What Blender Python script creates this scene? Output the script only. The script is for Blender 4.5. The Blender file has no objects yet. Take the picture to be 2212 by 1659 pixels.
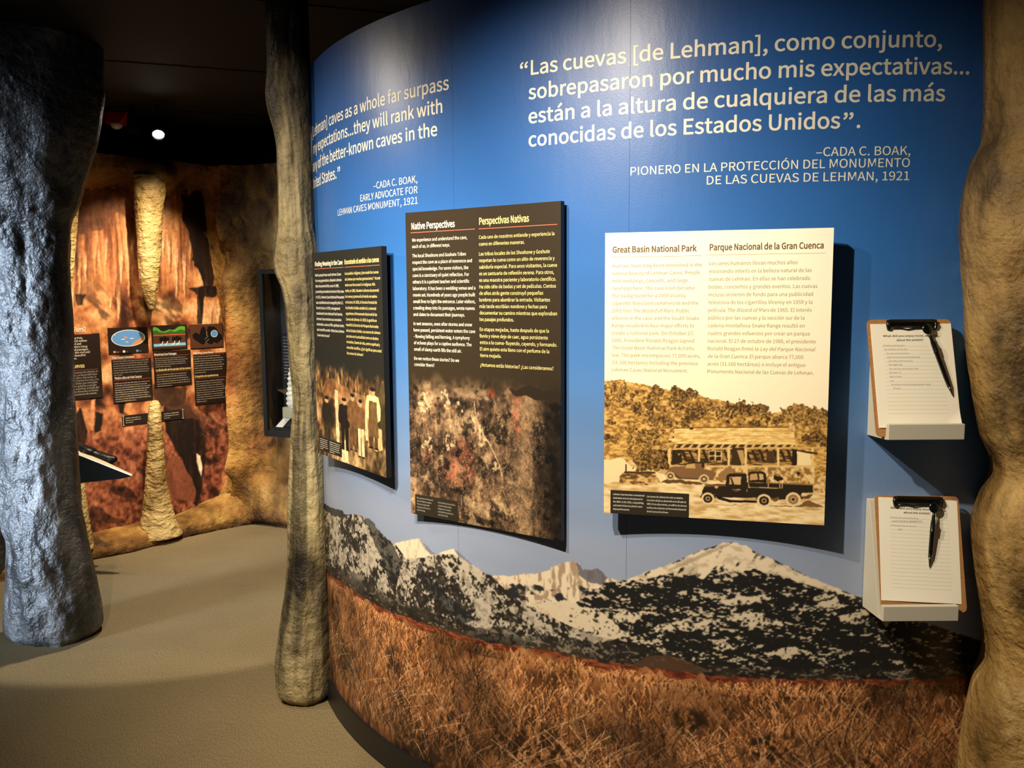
import bpy, bmesh, math, os
import numpy as np
from mathutils import Vector, Matrix

# ------------------------------------------------------------------ camera
SC = bpy.context.scene
COL = SC.collection
W, H, FPX = 2212, 1659, 1850.0
PITCH, ROLL, EYE = math.radians(6.1013), math.radians(-0.3679), 1.6835
FWD = np.array([0, math.cos(PITCH), -math.sin(PITCH)])
UP0 = np.array([0, math.sin(PITCH), math.cos(PITCH)])
RT0 = np.array([1.0, 0, 0])
RT = RT0 * math.cos(ROLL) + UP0 * math.sin(ROLL)
UP = -RT0 * math.sin(ROLL) + UP0 * math.cos(ROLL)
CAM = np.array([0, 0, EYE])
cam_d = bpy.data.cameras.new('camera')
cam_d.sensor_fit = 'HORIZONTAL'
cam_d.sensor_width = 36.0
cam_d.lens = FPX / W * 36.0
cam_d.clip_start = 0.02
cam = bpy.data.objects.new('camera', cam_d)
COL.objects.link(cam)
M = Matrix.Identity(4)
for i in range(3):
    M[i][0], M[i][1], M[i][2], M[i][3] = RT[i], UP[i], -FWD[i], CAM[i]
cam.matrix_world = M
SC.camera = cam

# ------------------------------------------------------------------ world, exposure
SC.view_settings.view_transform = 'Standard'
SC.view_settings.look = 'None'
SC.view_settings.gamma = 1.0
SC.view_settings.use_curve_mapping = False
SC.view_settings.exposure = 0.9
wd = bpy.data.worlds.new('world')
SC.world = wd
wd.use_nodes = True
wd.node_tree.nodes['Background'].inputs[0].default_value = (0.75, 0.85, 1.0, 1)
wd.node_tree.nodes['Background'].inputs[1].default_value = 0.022

# ------------------------------------------------------------------ lights
def spot(name, loc, aim, power, deg, blend=0.5, rad=0.03, col=(1.0, 0.85, 0.64)):
    d = bpy.data.lights.new(name, 'SPOT')
    d.energy, d.spot_size, d.spot_blend, d.shadow_soft_size, d.color = power, math.radians(deg), blend, rad, col
    o = bpy.data.objects.new(name, d)
    COL.objects.link(o)
    o.location = loc
    o.rotation_euler = (Vector(aim) - Vector(loc)).to_track_quat('-Z', 'Y').to_euler()
    return o
WARM, AISLE = (1.0, 0.86, 0.66), (1.0, 0.90, 0.74)
spot('spot_panels_a', (-0.52, 1.12, 2.74), (0.46, 2.33, 1.06), 116, 87, 1.0, 0.020, WARM)
spot('spot_panels_b', (-0.86, 1.36, 2.74), (0.00, 2.50, 0.98), 84, 84, 1.0, 0.020, WARM)
spot('spot_left_panel', (-2.14, 3.12, 2.75), (-0.55, 3.05, 1.15), 34, 96, 1.0, 0.028, WARM)
spot('fill_left_quote', (-1.16, 1.15, 2.74), (-0.86, 3.30, 1.30), 235, 62, 1.0, 0.022, WARM)  # added fill for the left end of the wall, fixture not seen
spot('spot_aisle_near', (-1.75, 2.72, 2.78), (-1.75, 2.721, 0.0), 25, 48.5, 0.10, 0.03, AISLE)
spot('spot_aisle_far', (-1.75, 4.75, 2.80), (-1.9, 5.15, 0.0), 126, 64, 0.10, 0.03, AISLE)
CAVE = (1.0, 0.81, 0.57)
spot('spot_cave_a', (-1.75, 4.95, 2.80), (-2.55, 6.0, 1.34), 120, 58, 0.7, 0.03, CAVE)
spot('spot_cave_b', (-2.2, 4.8, 2.80), (-2.75, 5.8, 0.7), 34, 66, 0.6, 0.03, CAVE)
spot('spot_cave_low', (-1.55, 5.0, 2.80), (-2.10, 6.1, 0.35), 46, 54, 0.8, 0.03, CAVE)
dl = bpy.data.lights.new('daylight', 'AREA')
dl.shape, dl.size, dl.size_y, dl.energy, dl.color = 'RECTANGLE', 1.0, 2.0, 26, (0.62, 0.78, 1.0)
do = bpy.data.objects.new('daylight', dl)
COL.objects.link(do)
dl.spread = math.radians(24)
do.location = (-4.6, 1.6, 1.5)
do.rotation_euler = (Vector((-2.36, 4.05, 1.2)) - Vector(do.location)).to_track_quat('-Z', 'Y').to_euler()

# ------------------------------------------------------------------ where things stand
CX, CY, RW = 1.0144, 4.1549, 1.9275            # the curved wall is part of this circle
WALL_TOP, CEIL = 2.56, 2.85
def ray(x, y):
    return FWD + RT * (x - W / 2) / FPX - UP * (y - H / 2) / FPX
def at(x, y, Y):
    d = ray(x, y)
    return CAM + d * Y / d[1]
def floor_at(x, y):
    d = ray(x, y)
    return CAM - d * EYE / d[2]
def wall_sz(x, y):
    d = ray(x, y)
    C = np.array([CX, CY])
    A, B, c = d[0]**2 + d[1]**2, d[:2] @ C, C @ C - RW * RW
    q = CAM + d * (B - math.sqrt(max(B * B - A * c, 0))) / A
    return math.atan2(q[0] - CX, CY - q[1]) * RW, q[2]
def on_wall(s, z, off=0.0):
    t = s / RW
    return (CX + math.sin(t) * (RW + off), CY - math.cos(t) * (RW + off), z)
PAN = {'L': (-54.266, -.2275, .5616, .7569, -.0151), 'M': (-34.9216, -.2312, .5718, .9627, -.0393),
       'G': (-14.2221, -.2251, .5743, .762, -.0054)}
def pan_frame(k):
    a, z, w, h, rk = PAN[k]
    a = math.radians(a)
    n = np.array([math.sin(a), -math.cos(a), 0])
    c = np.array([CX, CY, 0]) + n * (1.9801 + rk) + np.array([0, 0, EYE + z])
    return c, np.array([math.cos(a), math.sin(a), 0]), n, w, h
def pan_uv(k, x, y):
    c, ex, n, w, h = pan_frame(k)
    d = ray(x, y)
    q = CAM + d * (n @ (c - CAM)) / (n @ d)
    return (q - c) @ ex / w + .5, .5 - (q[2] - c[2]) / h
BO = np.array([-2.92, 5.55, 0])
BD = np.array([.65, .76, 0]); BD /= np.linalg.norm(BD)
BN = np.array([BD[1], -BD[0], 0])
def back_uz(x, y, w=0.0):
    d = ray(x, y)
    o = BO + BN * w - CAM * np.array([1, 1, 0])
    q = CAM + d * (BN @ o) / (BN @ d)
    return (q - BO - BN * w) @ BD, q[2]
def on_back(u, z, w=0.0):
    return BO + BD * u + BN * w + np.array([0, 0, z])

# ------------------------------------------------------------------ noise
def _hash(i, j, k, s):
    h = (i * 374761393 + j * 668265263 + k * 2147483647 // 3 + s * 974711) & 0xffffffff
    h = ((h ^ (h >> 13)) * 1274126177) & 0xffffffff
    h = ((h ^ (h >> 16)) * 2246822519) & 0xffffffff
    return ((h ^ (h >> 15)) & 0xffff) / 65535.0
def vn(x, y, s=0, z=None):
    x = np.asarray(x, float); y = np.asarray(y, float)
    i, j = np.floor(x).astype(np.int64), np.floor(y).astype(np.int64)
    fx, fy = x - i, y - j
    fx, fy = fx * fx * (3 - 2 * fx), fy * fy * (3 - 2 * fy)
    def lay(k):
        a, b = _hash(i, j, k, s), _hash(i + 1, j, k, s)
        c, d = _hash(i, j + 1, k, s), _hash(i + 1, j + 1, k, s)
        return (a * (1 - fx) + b * fx) * (1 - fy) + (c * (1 - fx) + d * fx) * fy
    if z is None:
        return lay(0)
    z = np.asarray(z, float)
    k = np.floor(z).astype(np.int64)
    fz = z - k
    fz = fz * fz * (3 - 2 * fz)
    return lay(k) * (1 - fz) + lay(k + 1) * fz
def fbm(x, y, s=0, o=4, z=None):
    t, a, n = 0, 1.0, 0
    for q in range(o):
        f = 2.03 ** q
        t = t + a * vn(x * f, y * f, s + q * 17, None if z is None else z * f)
        n += a
        a *= .5
    return t / n
def sst(a, b, x):
    t = np.clip((x - a) / (b - a), 0, 1)
    return t * t * (3 - 2 * t)
def lin(c):
    c = np.clip(np.asarray(c, float), 0, 1)
    return np.where(c <= .04045, c / 12.92, ((c + .055) / 1.055) ** 2.4)
def rgb(r, g, b):
    return np.array([r, g, b]) / 255.0

# ------------------------------------------------------------------ materials
def L4(c):
    return tuple(lin(np.array(c) / 255.0)) + (1,)
def mat(name, col=(128, 128, 128), rough=.6, spec=.5, metal=0.0, noise=None, bump=None, attr=None, emit=None, coat=0.0):
    """noise=(scale, amount, detail) varies the colour; bump=(scale, strength, distance); attr=colour attribute."""
    m = bpy.data.materials.new(name)
    m.use_nodes = True
    nt = m.node_tree
    N, K = nt.nodes, nt.links
    p = N['Principled BSDF']
    p.inputs['Roughness'].default_value = rough
    p.inputs['Specular IOR Level'].default_value = spec
    p.inputs['Metallic'].default_value = metal
    if coat:
        p.inputs['Coat Weight'].default_value = coat
    tc = N.new('ShaderNodeTexCoord')
    src = None
    if attr:
        a = N.new('ShaderNodeAttribute')
        a.attribute_name = attr
        src = a.outputs['Color']
    else:
        p.inputs['Base Color'].default_value = L4(col)
    if noise:
        n = N.new('ShaderNodeTexNoise')
        n.inputs['Scale'].default_value = noise[0]
        n.inputs['Detail'].default_value = noise[2] if len(noise) > 2 else 5
        K.new(tc.outputs['Object'], n.inputs['Vector'])
        mr = N.new('ShaderNodeMapRange')
        mr.inputs[1].default_value, mr.inputs[2].default_value = .3, .7
        mr.inputs[3].default_value, mr.inputs[4].default_value = 1 - noise[1], 1 + noise[1]
        K.new(n.outputs[0], mr.inputs[0])
        mx = N.new('ShaderNodeVectorMath')
        mx.operation = 'SCALE'
        if src is None:
            mx.inputs[0].default_value = L4(col)[:3]
        else:
            K.new(src, mx.inputs[0])
        K.new(mr.outputs[0], mx.inputs['Scale'])
        src = mx.outputs[0]
    if src is not None:
        K.new(src, p.inputs['Base Color'])
    if bump:
        prev = None
        for b in (bump if isinstance(bump, list) else [bump]):
            n = N.new('ShaderNodeTexNoise')
            n.inputs['Scale'].default_value = b[0]
            n.inputs['Detail'].default_value = 6
            if len(b) > 3:
                mp = N.new('ShaderNodeMapping')
                mp.inputs['Scale'].default_value = b[3]
                K.new(tc.outputs['Object'], mp.inputs[0])
                K.new(mp.outputs[0], n.inputs['Vector'])
            else:
                K.new(tc.outputs['Object'], n.inputs['Vector'])
            bp = N.new('ShaderNodeBump')
            bp.inputs['Strength'].default_value = b[1]
            bp.inputs['Distance'].default_value = b[2]
            K.new(n.outputs[0], bp.inputs['Height'])
            if prev:
                K.new(prev, bp.inputs['Normal'])
            prev = bp.outputs[0]
        K.new(prev, p.inputs['Normal'])
    if emit:
        p.inputs['Emission Color'].default_value = tuple(emit[:3]) + (1,)
        p.inputs['Emission Strength'].default_value = emit[3]
    return m

MAT = {}
MAT['mural'] = mat('printed_wall_vinyl', attr='Paint', rough=.36, spec=.5, bump=[(260, .10, .002), (14, .10, .01, (1, 1, .35))])
MAT['print'] = mat('printed_panel', attr='Paint', rough=.55, spec=.3)
MAT['cave_print'] = mat('printed_cave_photo', attr='Paint', rough=.6, spec=.25)
MAT['vinyl_cream'] = mat('cream_vinyl_lettering', (238, 232, 214), rough=.45)
MAT['ink_cream'] = mat('cream_ink', (236, 230, 208), rough=.6, spec=.2)
MAT['ink_yellow'] = mat('yellow_ink', (236, 220, 142), rough=.6, spec=.2)
MAT['ink_red'] = mat('salmon_ink', (226, 118, 92), rough=.6, spec=.2)
MAT['ink_brown'] = mat('brown_ink', (104, 76, 38), rough=.6, spec=.2)
MAT['ink_tan'] = mat('tan_ink', (152, 126, 82), rough=.6, spec=.2)
MAT['ink_orange'] = mat('orange_ink', (212, 140, 84), rough=.6, spec=.2)
MAT['ink_black'] = mat('black_ink', (40, 36, 32), rough=.6, spec=.2)
MAT['ink_grey'] = mat('grey_ink', (120, 116, 108), rough=.7, spec=.1)
MAT['ink_grey_light'] = mat('pale_grey_ink', (176, 170, 156), rough=.7, spec=.1)
MAT['panel_edge'] = mat('black_panel_edge', (18, 17, 16), rough=.5)
MAT['caption'] = mat('dark_caption_plate', (44, 38, 28), rough=.55, spec=.3)
MAT['black'] = mat('black_paint', (7, 7, 7), rough=.75, spec=.2, bump=(60, .1, .004))
MAT['base'] = mat('black_vinyl_base', (24, 24, 25), rough=.45)
MAT['plaster'] = mat('plain_wall_paint', (58, 52, 46), rough=.9, spec=.2, bump=(80, .15, .003))
MAT['stand'] = mat('pale_grey_painted_board', (196, 190, 172), rough=.6, spec=.3, bump=(300, .05, .001))
MAT['hardboard'] = mat('brown_hardboard', (166, 118, 70), rough=.65, spec=.3, noise=(180, .15))
MAT['paper'] = mat('white_paper', (242, 236, 216), rough=.85, spec=.1)
MAT['clip'] = mat('black_clip_metal', (16, 15, 15), rough=.25, spec=.6)
MAT['pen'] = mat('black_pen_plastic', (12, 12, 12), rough=.18, spec=.6, coat=.3)
MAT['steel'] = mat('pen_tip_metal', (150, 140, 120), rough=.25, metal=1.0)
MAT['bronze'] = mat('dark_bronze', (30, 26, 22), rough=.35, metal=.6, bump=(70, .5, .006))
MAT['frame'] = mat('dark_case_frame', (18, 16, 13), rough=.9, spec=.1)
MAT['case_dark'] = mat('dark_case_lining', (32, 33, 36), rough=.7)
MAT['white_rock'] = mat('white_calcite', (214, 204, 178), rough=.6, noise=(16, .12), bump=[(18, .8, .02, (1, 1, 2.4)), (90, .3, .004)])
MAT['block'] = mat('tan_block', (150, 138, 104), rough=.7)
MAT['red'] = mat('red_alarm_plastic', (170, 22, 26), rough=.4)
MAT['lens'] = mat('clear_strobe_lens', (220, 222, 225), rough=.08, spec=.8)
MAT['lamp'] = mat('glowing_lamp', (255, 250, 235), emit=(1, .93, .78, 22))
MAT['shelf'] = mat('pale_shelf_top', (214, 196, 154), rough=.5)
MAT['shelf_side'] = mat('dark_shelf_side', (14, 13, 10), rough=.95, spec=.05)

def carpet():
    m = bpy.data.materials.new('tan_loop_carpet')
    m.use_nodes = True
    N, K = m.node_tree.nodes, m.node_tree.links
    p = N['Principled BSDF']
    p.inputs['Roughness'].default_value = .95
    p.inputs['Specular IOR Level'].default_value = .1
    tc = N.new('ShaderNodeTexCoord')
    mp = N.new('ShaderNodeMapping')
    mp.inputs['Rotation'].default_value = (0, 0, math.radians(38))
    mp.inputs['Scale'].default_value = (1, .22, 1)
    K.new(tc.outputs['Object'], mp.inputs[0])
    n1 = N.new('ShaderNodeTexNoise'); n1.inputs['Scale'].default_value = 420; n1.inputs['Detail'].default_value = 3
    K.new(mp.outputs[0], n1.inputs['Vector'])
    n2 = N.new('ShaderNodeTexNoise'); n2.inputs['Scale'].default_value = 480; n2.inputs['Detail'].default_value = 4
    K.new(tc.outputs['Object'], n2.inputs['Vector'])
    n3 = N.new('ShaderNodeTexNoise'); n3.inputs['Scale'].default_value = 3; n3.inputs['Detail'].default_value = 3
    K.new(tc.outputs['Object'], n3.inputs['Vector'])
    mx = N.new('ShaderNodeMath'); mx.operation = 'ADD'
    K.new(n1.outputs[0], mx.inputs[0]); K.new(n2.outputs[0], mx.inputs[1])
    cr = N.new('ShaderNodeValToRGB')
    cr.color_ramp.elements[0].position, cr.color_ramp.elements[0].color = .36, L4((82, 71, 49))
    cr.color_ramp.elements[1].position, cr.color_ramp.elements[1].color = .64, L4((160, 140, 103))
    e = cr.color_ramp.elements.new(.5); e.color = L4((122, 108, 80))
    hf = N.new('ShaderNodeMath'); hf.operation = 'MULTIPLY'; hf.inputs[1].default_value = .5
    K.new(mx.outputs[0], hf.inputs[0]); K.new(hf.outputs[0], cr.inputs[0])
    mr = N.new('ShaderNodeMapRange')
    mr.inputs[3].default_value, mr.inputs[4].default_value = .85, 1.12
    K.new(n3.outputs[0], mr.inputs[0])
    sc = N.new('ShaderNodeVectorMath'); sc.operation = 'SCALE'
    K.new(cr.outputs[0], sc.inputs[0]); K.new(mr.outputs[0], sc.inputs['Scale'])
    K.new(sc.outputs[0], p.inputs['Base Color'])
    b = N.new('ShaderNodeBump'); b.inputs['Strength'].default_value = .4; b.inputs['Distance'].default_value = .002
    K.new(hf.outputs[0], b.inputs['Height']); K.new(b.outputs[0], p.inputs['Normal'])
    return m
MAT['carpet'] = carpet()

def rock_mat(name, c1, c2, c3, rough=.7, scale=4.0, attr=None, ripple=False, spec=.4, bs=1.0):
    m = bpy.data.materials.new(name)
    m.use_nodes = True
    N, K = m.node_tree.nodes, m.node_tree.links
    p = N['Principled BSDF']
    p.inputs['Roughness'].default_value = rough
    p.inputs['Specular IOR Level'].default_value = spec
    tc = N.new('ShaderNodeTexCoord')
    mp = N.new('ShaderNodeMapping'); mp.inputs['Scale'].default_value = (1, 1, .6)
    K.new(tc.outputs['Object'], mp.inputs[0])
    n1 = N.new('ShaderNodeTexNoise'); n1.inputs['Scale'].default_value = scale; n1.inputs['Detail'].default_value = 8
    n1.inputs['Roughness'].default_value = .62
    K.new(mp.outputs[0], n1.inputs['Vector'])
    cr = N.new('ShaderNodeValToRGB')
    cr.color_ramp.elements[0].position, cr.color_ramp.elements[0].color = .36, L4(c1)
    cr.color_ramp.elements[1].position, cr.color_ramp.elements[1].color = .66, L4(c3)
    e = cr.color_ramp.elements.new(.50); e.color = L4(c2)
    K.new(n1.outputs[0], cr.inputs[0])
    out = cr.outputs[0]
    if attr:
        a = N.new('ShaderNodeAttribute'); a.attribute_name = attr
        mx = N.new('ShaderNodeMix'); mx.data_type = 'RGBA'; mx.blend_type = 'MULTIPLY'; mx.inputs[0].default_value = 1
        K.new(out, mx.inputs[6]); K.new(a.outputs['Color'], mx.inputs[7])
        out = mx.outputs[2]
    K.new(out, p.inputs['Base Color'])
    prev = None
    lst = [(6, .5, .05, (1, 1, .8)), (26, .75, .024, (1, 1, 1)), (95, .6, .007, (1, 1, 1))]
    if ripple:
        lst = [(17, .8, .04, (.8, .8, 1.5)), (44, .8, .02, (.7, .7, 1.3)), (140, .4, .005, (1, 1, 1.2))]
    for s, st, di, scl in lst:
        q = N.new('ShaderNodeMapping'); q.inputs['Scale'].default_value = scl
        K.new(tc.outputs['Object'], q.inputs[0])
        n = N.new('ShaderNodeTexNoise'); n.inputs['Scale'].default_value = s; n.inputs['Detail'].default_value = 5
        K.new(q.outputs[0], n.inputs['Vector'])
        b = N.new('ShaderNodeBump'); b.inputs['Strength'].default_value = st * bs; b.inputs['Distance'].default_value = di
        K.new(n.outputs[0], b.inputs['Height'])
        if prev:
            K.new(prev, b.inputs['Normal'])
        prev = b.outputs[0]
    K.new(prev, p.inputs['Normal'])
    return m
MAT['rock_mid'] = rock_mat('tan_sculpted_rock', (62, 55, 41), (132, 120, 90), (170, 156, 118), attr='Tint', rough=.6)
MAT['rock_right'] = rock_mat('brown_sculpted_rock', (92, 74, 44), (166, 136, 84), (198, 168, 108), attr='Tint', rough=.5)
MAT['rock_dark'] = rock_mat('dark_sculpted_rock', (30, 29, 28), (66, 65, 64), (112, 110, 107), attr='Tint', rough=.42, spec=.55, bs=1.15)
MAT['rock_gold'] = rock_mat('golden_sculpted_rock', (66, 43, 18), (142, 106, 54), (188, 150, 88), attr='Tint', rough=.7, spec=.25, bs=1.3)
MAT['flow'] = rock_mat('golden_flowstone', (128, 100, 52), (188, 158, 98), (212, 184, 122), ripple=True, rough=.45)

# ------------------------------------------------------------------ object helpers
def props(o, label=None, cat=None, group=None, kind=None):
    if label: o['label'] = label
    if cat: o['category'] = cat
    if group: o['group'] = group
    if kind: o['kind'] = kind
    return o
def mesh(name, v, f, mats, parent=None, smooth=False, mi=None, paint=None, pname='Paint'):
    me = bpy.data.meshes.new(name)
    if isinstance(f, np.ndarray):
        v = np.asarray(v, np.float32)
        n = f.shape[1]
        me.vertices.add(len(v)); me.vertices.foreach_set('co', v.ravel())
        me.loops.add(f.size); me.loops.foreach_set('vertex_index', f.astype(np.int32).ravel())
        me.polygons.add(len(f)); me.polygons.foreach_set('loop_start', np.arange(0, f.size, n, dtype=np.int32))
        me.update(calc_edges=True)
    else:
        me.from_pydata([tuple(map(float, q)) for q in v], [], f)
    for m in (mats if isinstance(mats, (list, tuple)) else [mats]):
        me.materials.append(MAT[m])
    if mi is not None:
        me.polygons.foreach_set('material_index', np.asarray(mi, np.int32))
    if smooth:
        me.polygons.foreach_set('use_smooth', np.ones(len(me.polygons), bool))
    if paint is not None:
        a = me.color_attributes.new(pname, 'FLOAT_COLOR', 'POINT')
        c = np.ones((len(paint), 4), np.float32); c[:, :3] = paint
        a.data.foreach_set('color', c.ravel())
    me.validate()
    o = bpy.data.objects.new(name, me)
    COL.objects.link(o)
    if parent: o.parent = parent
    return o
def thing(name, label, cat, loc=(0, 0, 0), group=None, rot=None):
    o = bpy.data.objects.new(name, None)
    o.empty_display_size = .05
    COL.objects.link(o)
    o.location = loc
    if rot is not None:
        o.rotation_euler = rot
    return props(o, label, cat, group)
def grid_faces(nx, ny, wrap=False):
    i, j = np.meshgrid(np.arange(nx if wrap else nx - 1), np.arange(ny - 1))
    i, j = i.ravel(), j.ravel()
    k = (i + 1) % nx
    return np.stack([j * nx + i, j * nx + k, (j + 1) * nx + k, (j + 1) * nx + i], 1)
class B:
    """collects simple solids into one mesh"""
    def __init__(s): s.v, s.f, s.m = [], [], []
    def add(s, v, f, m=0):
        o = len(s.v)
        s.v += [tuple(map(float, q)) for q in v]
        s.f += [tuple(i + o for i in q) for q in f]
        s.m += [m] * len(f)
        return s
    def box(s, a, b, m=0):
        (x0, y0, z0), (x1, y1, z1) = a, b
        return s.add([(x0, y0, z0), (x1, y0, z0), (x1, y1, z0), (x0, y1, z0), (x0, y0, z1), (x1, y0, z1), (x1, y1, z1), (x0, y1, z1)],
                     [(0, 3, 2, 1), (4, 5, 6, 7), (0, 1, 5, 4), (1, 2, 6, 5), (2, 3, 7, 6), (3, 0, 4, 7)], m)
    def prism(s, pts, axis_vec, m=0):
        n = len(pts); d = np.array(axis_vec)
        v = [np.array(p) for p in pts]; v = v + [p + d for p in v]
        return s.add(v, [tuple(range(n))[::-1], tuple(range(n, 2 * n))] + [(i, (i + 1) % n, n + (i + 1) % n, n + i) for i in range(n)], m)
    def tube(s, pts, r, n=10, m=0, caps=True):
        pts = [np.array(p, float) for p in pts]
        rs = r if isinstance(r, (list, tuple)) else [r] * len(pts)
        v = []
        for i, p in enumerate(pts):
            t = pts[min(i + 1, len(pts) - 1)] - pts[max(i - 1, 0)]
            t /= np.linalg.norm(t) + 1e-12
            a = np.cross(t, [0, 0, 1.0] if abs(t[2]) < .9 else [1.0, 0, 0]); a /= np.linalg.norm(a)
            b = np.cross(t, a)
            for k in range(n):
                q = 2 * math.pi * k / n
                v.append(p + (a * math.cos(q) + b * math.sin(q)) * rs[i])
        f = []
        for i in range(len(pts) - 1):
            for k in range(n):
                f.append((i * n + k, i * n + (k + 1) % n, (i + 1) * n + (k + 1) % n, (i + 1) * n + k))
        if caps:
            f += [tuple(range(n))[::-1], tuple(range((len(pts) - 1) * n, len(pts) * n))]
        return s.add(v, f, m)
    def build(s, name, mats, parent=None, smooth=False, bevel=0):
        o = mesh(name, s.v, s.f, mats, parent, smooth, s.m)
        if bevel:
            b = o.modifiers.new('bevel', 'BEVEL'); b.width = bevel; b.segments = 2; b.limit_method = 'ANGLE'
        return o

# ------------------------------------------------------------------ lettering
FONT = None
try:
    FONT = bpy.data.fonts.load(os.path.join(bpy.utils.system_resource('DATAFILES'), 'fonts', 'Noto Sans CJK Regular.woff2'))
except Exception:
    FONT = None
CAP_MEASURE = {}
class Lettering:
    """queue of text pieces laid out on a flat sheet (x right, y up, metres)"""
    def __init__(s): s.q = []
    def add(s, txt, x, y, cap, width=None, sx=None, bold=0.0, mat=0, shear=0.0, align='L', rot=0.0):
        s.q.append(dict(t=txt, x=x, y=y, cap=cap, width=width, sx=sx, bold=bold, mat=mat, shear=shear, align=align, rot=rot))
        return s
    def block(s, lines, x, y0, pitch, cap, ref=None, bold=0.0, mat=0, align='L'):
        """ref=(line index, width): every line gets the horizontal scale which fits that line"""
        sx = None
        if ref:
            l, r, _ = outline(lines[ref[0]].replace('*', ''), 0.0)
            sx = ref[1] / (r - l)
        y = y0
        for ln in lines:
            if ln:
                parts = ln.split('*')
                if len(parts) == 1:
                    s.add(ln, x, y, cap, sx=sx, bold=bold, mat=mat, align=align)
                else:
                    for k, p in enumerate(parts):
                        if p.strip():
                            pre = ''.join(parts[:k])
                            lead = len(p) - len(p.lstrip())
                            off = outline(pre + p[:lead] + '|', 0)[1] - outline('|', 0)[1] if pre or lead else 0
                            s.add(p.strip(), x + off * (sx or cap / CAPH()), y, cap, sx=sx, bold=bold, mat=mat, shear=.2 if k % 2 else 0)
            y -= pitch
        return s
    def strokes(s, x, y0, pitch, h, width, n, seed, mat=0):
        """lines of print too small to read: a row of short marks for each"""
        s.q.append(dict(st=(x, y0, pitch, h, width, n, seed), mat=mat))
        return s
    def rect(s, x0, y0, x1, y1, mat=0):
        s.q.append(dict(rc=(x0, y0, x1, y1), mat=mat))
        return s
    def poly(s, pts, mat=0):
        s.q.append(dict(pl=pts, mat=mat))
        return s
    def build(s, name, mats, place, parent=None):
        """place(x, y, lift) puts a point of the sheet into space; later shapes lie a hair above earlier ones"""
        V, F, MI, LV = [], [], [], []
        last = 0.0
        for kq, q in enumerate(s.q):
            o = len(V); LV += [last] * (o - len(LV)) if kq else []
            lift = (kq + 1) * 1.2e-5 if any('pl' in a for a in s.q) else 0.0
            last = lift
            if 'rc' in q:
                x0, y0, x1, y1 = q['rc']
                n = max(1, int(abs(x1 - x0) / .02))
                for k in range(n + 1):
                    x = x0 + (x1 - x0) * k / n
                    V += [(x, y0), (x, y1)]
                F += [(o + 2 * k, o + 2 * k + 2, o + 2 * k + 3, o + 2 * k + 1) for k in range(n)]
                MI += [q['mat']] * n
                continue
            if 'pl' in q:
                V += list(q['pl']); F.append(tuple(range(o, len(V)))); MI.append(q['mat'])
                continue
            if 'st' in q:
                x, y0, pitch, h, wd_, n, seed = q['st']
                r = np.random.RandomState(seed)
                for k in range(n):
                    end = wd_ * (r.uniform(.86, 1) if k < n - 1 else r.uniform(.3, .6))
                    cx = 0
                    while cx < end:
                        ww = min(h * r.uniform(1.0, 4.2), end - cx)
                        if ww > h * .4:
                            o = len(V); y = y0 - k * pitch; hh = h * r.uniform(.62, .9)
                            V += [(x + cx, y), (x + cx + ww, y), (x + cx + ww, y + hh), (x + cx, y + hh)]
                            F.append((o, o + 1, o + 2, o + 3)); MI.append(q['mat'])
                        cx += ww + h * .42
                continue
            l, r, (v, f) = outline(q['t'], q['bold'])
            sy = q['cap'] / CAPH()
            sx = q['width'] / (r - l) if q['width'] else (q['sx'] or sy)
            al = {'L': -l, 'R': -r, 'C': -(l + r) / 2}[q['align']]
            cr, sr = math.cos(q['rot']), math.sin(q['rot'])
            for a, b in v:
                px, py = (a + al) * sx + b * sy * q['shear'], b * sy
                V.append((q['x'] + px * cr - py * sr, q['y'] + px * sr + py * cr))
            F += [tuple(i + o for i in t) for t in f]
            MI += [q['mat']] * len(f)
        LV += [last] * (len(V) - len(LV))
        return mesh(name, [place(a, b, l) for (a, b), l in zip(V, LV)], F, mats, parent, False, MI)
_OUT, RES = {}, [3]
def outline(t, bold):
    """outline of a line of print; curly quotes are set from turned and raised commas, the ellipsis from stops"""
    t = t.replace('…', '...').replace('’', "'")
    if not any(c in t for c in '“”'):
        return outline0(t, bold)
    if (t, bold) in _OUT:
        return _OUT[(t, bold)]
    cl, cr, (cv, cf) = outline0(',', bold)
    lo, hi = min(p[1] for p in cv), max(p[1] for p in cv)
    cap = CAPH(); gap = .018 * cap / .2567
    V, F, x = [], [], 0.0
    def put(v, f):
        o = len(V); V.extend(v); F.extend(tuple(i + o for i in q) for q in f)
    piece = ''
    def flush(x, piece):
        if not piece: return x
        bar = outline0('|', bold)
        adv = outline0('|' + piece + '|', bold)
        x0 = outline0('|', bold)[1]
        if piece.strip():
            l, r, (v, f) = outline0(piece.strip(), bold)
            lead = len(piece) - len(piece.lstrip())
            off = (outline0('|' + piece[:lead] + piece.lstrip()[0], bold)[1] - outline0('|' + piece.lstrip()[0], bold)[1]) if lead else 0
            put([(a - l + x + off + (gap if x else 0), b) for a, b in v], f)
        return x + (adv[1] - bar[1]) - (bar[1] - bar[0]) - gap * 2
    for c in t:
        if c in '“”':
            x = flush(x, piece); piece = ''
            for k in range(2):
                if c == '“': put([(x + cr - a, cap + lo - b) for a, b in cv], cf)
                else: put([(x + a - cl, cap - hi + b) for a, b in cv], cf)
                x += (cr - cl) + gap
            x += gap
        else:
            piece += c
    flush(x, piece)
    xs = [p[0] for p in V]
    _OUT[(t, bold)] = (min(xs), max(xs), (V, F))
    return _OUT[(t, bold)]
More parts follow.
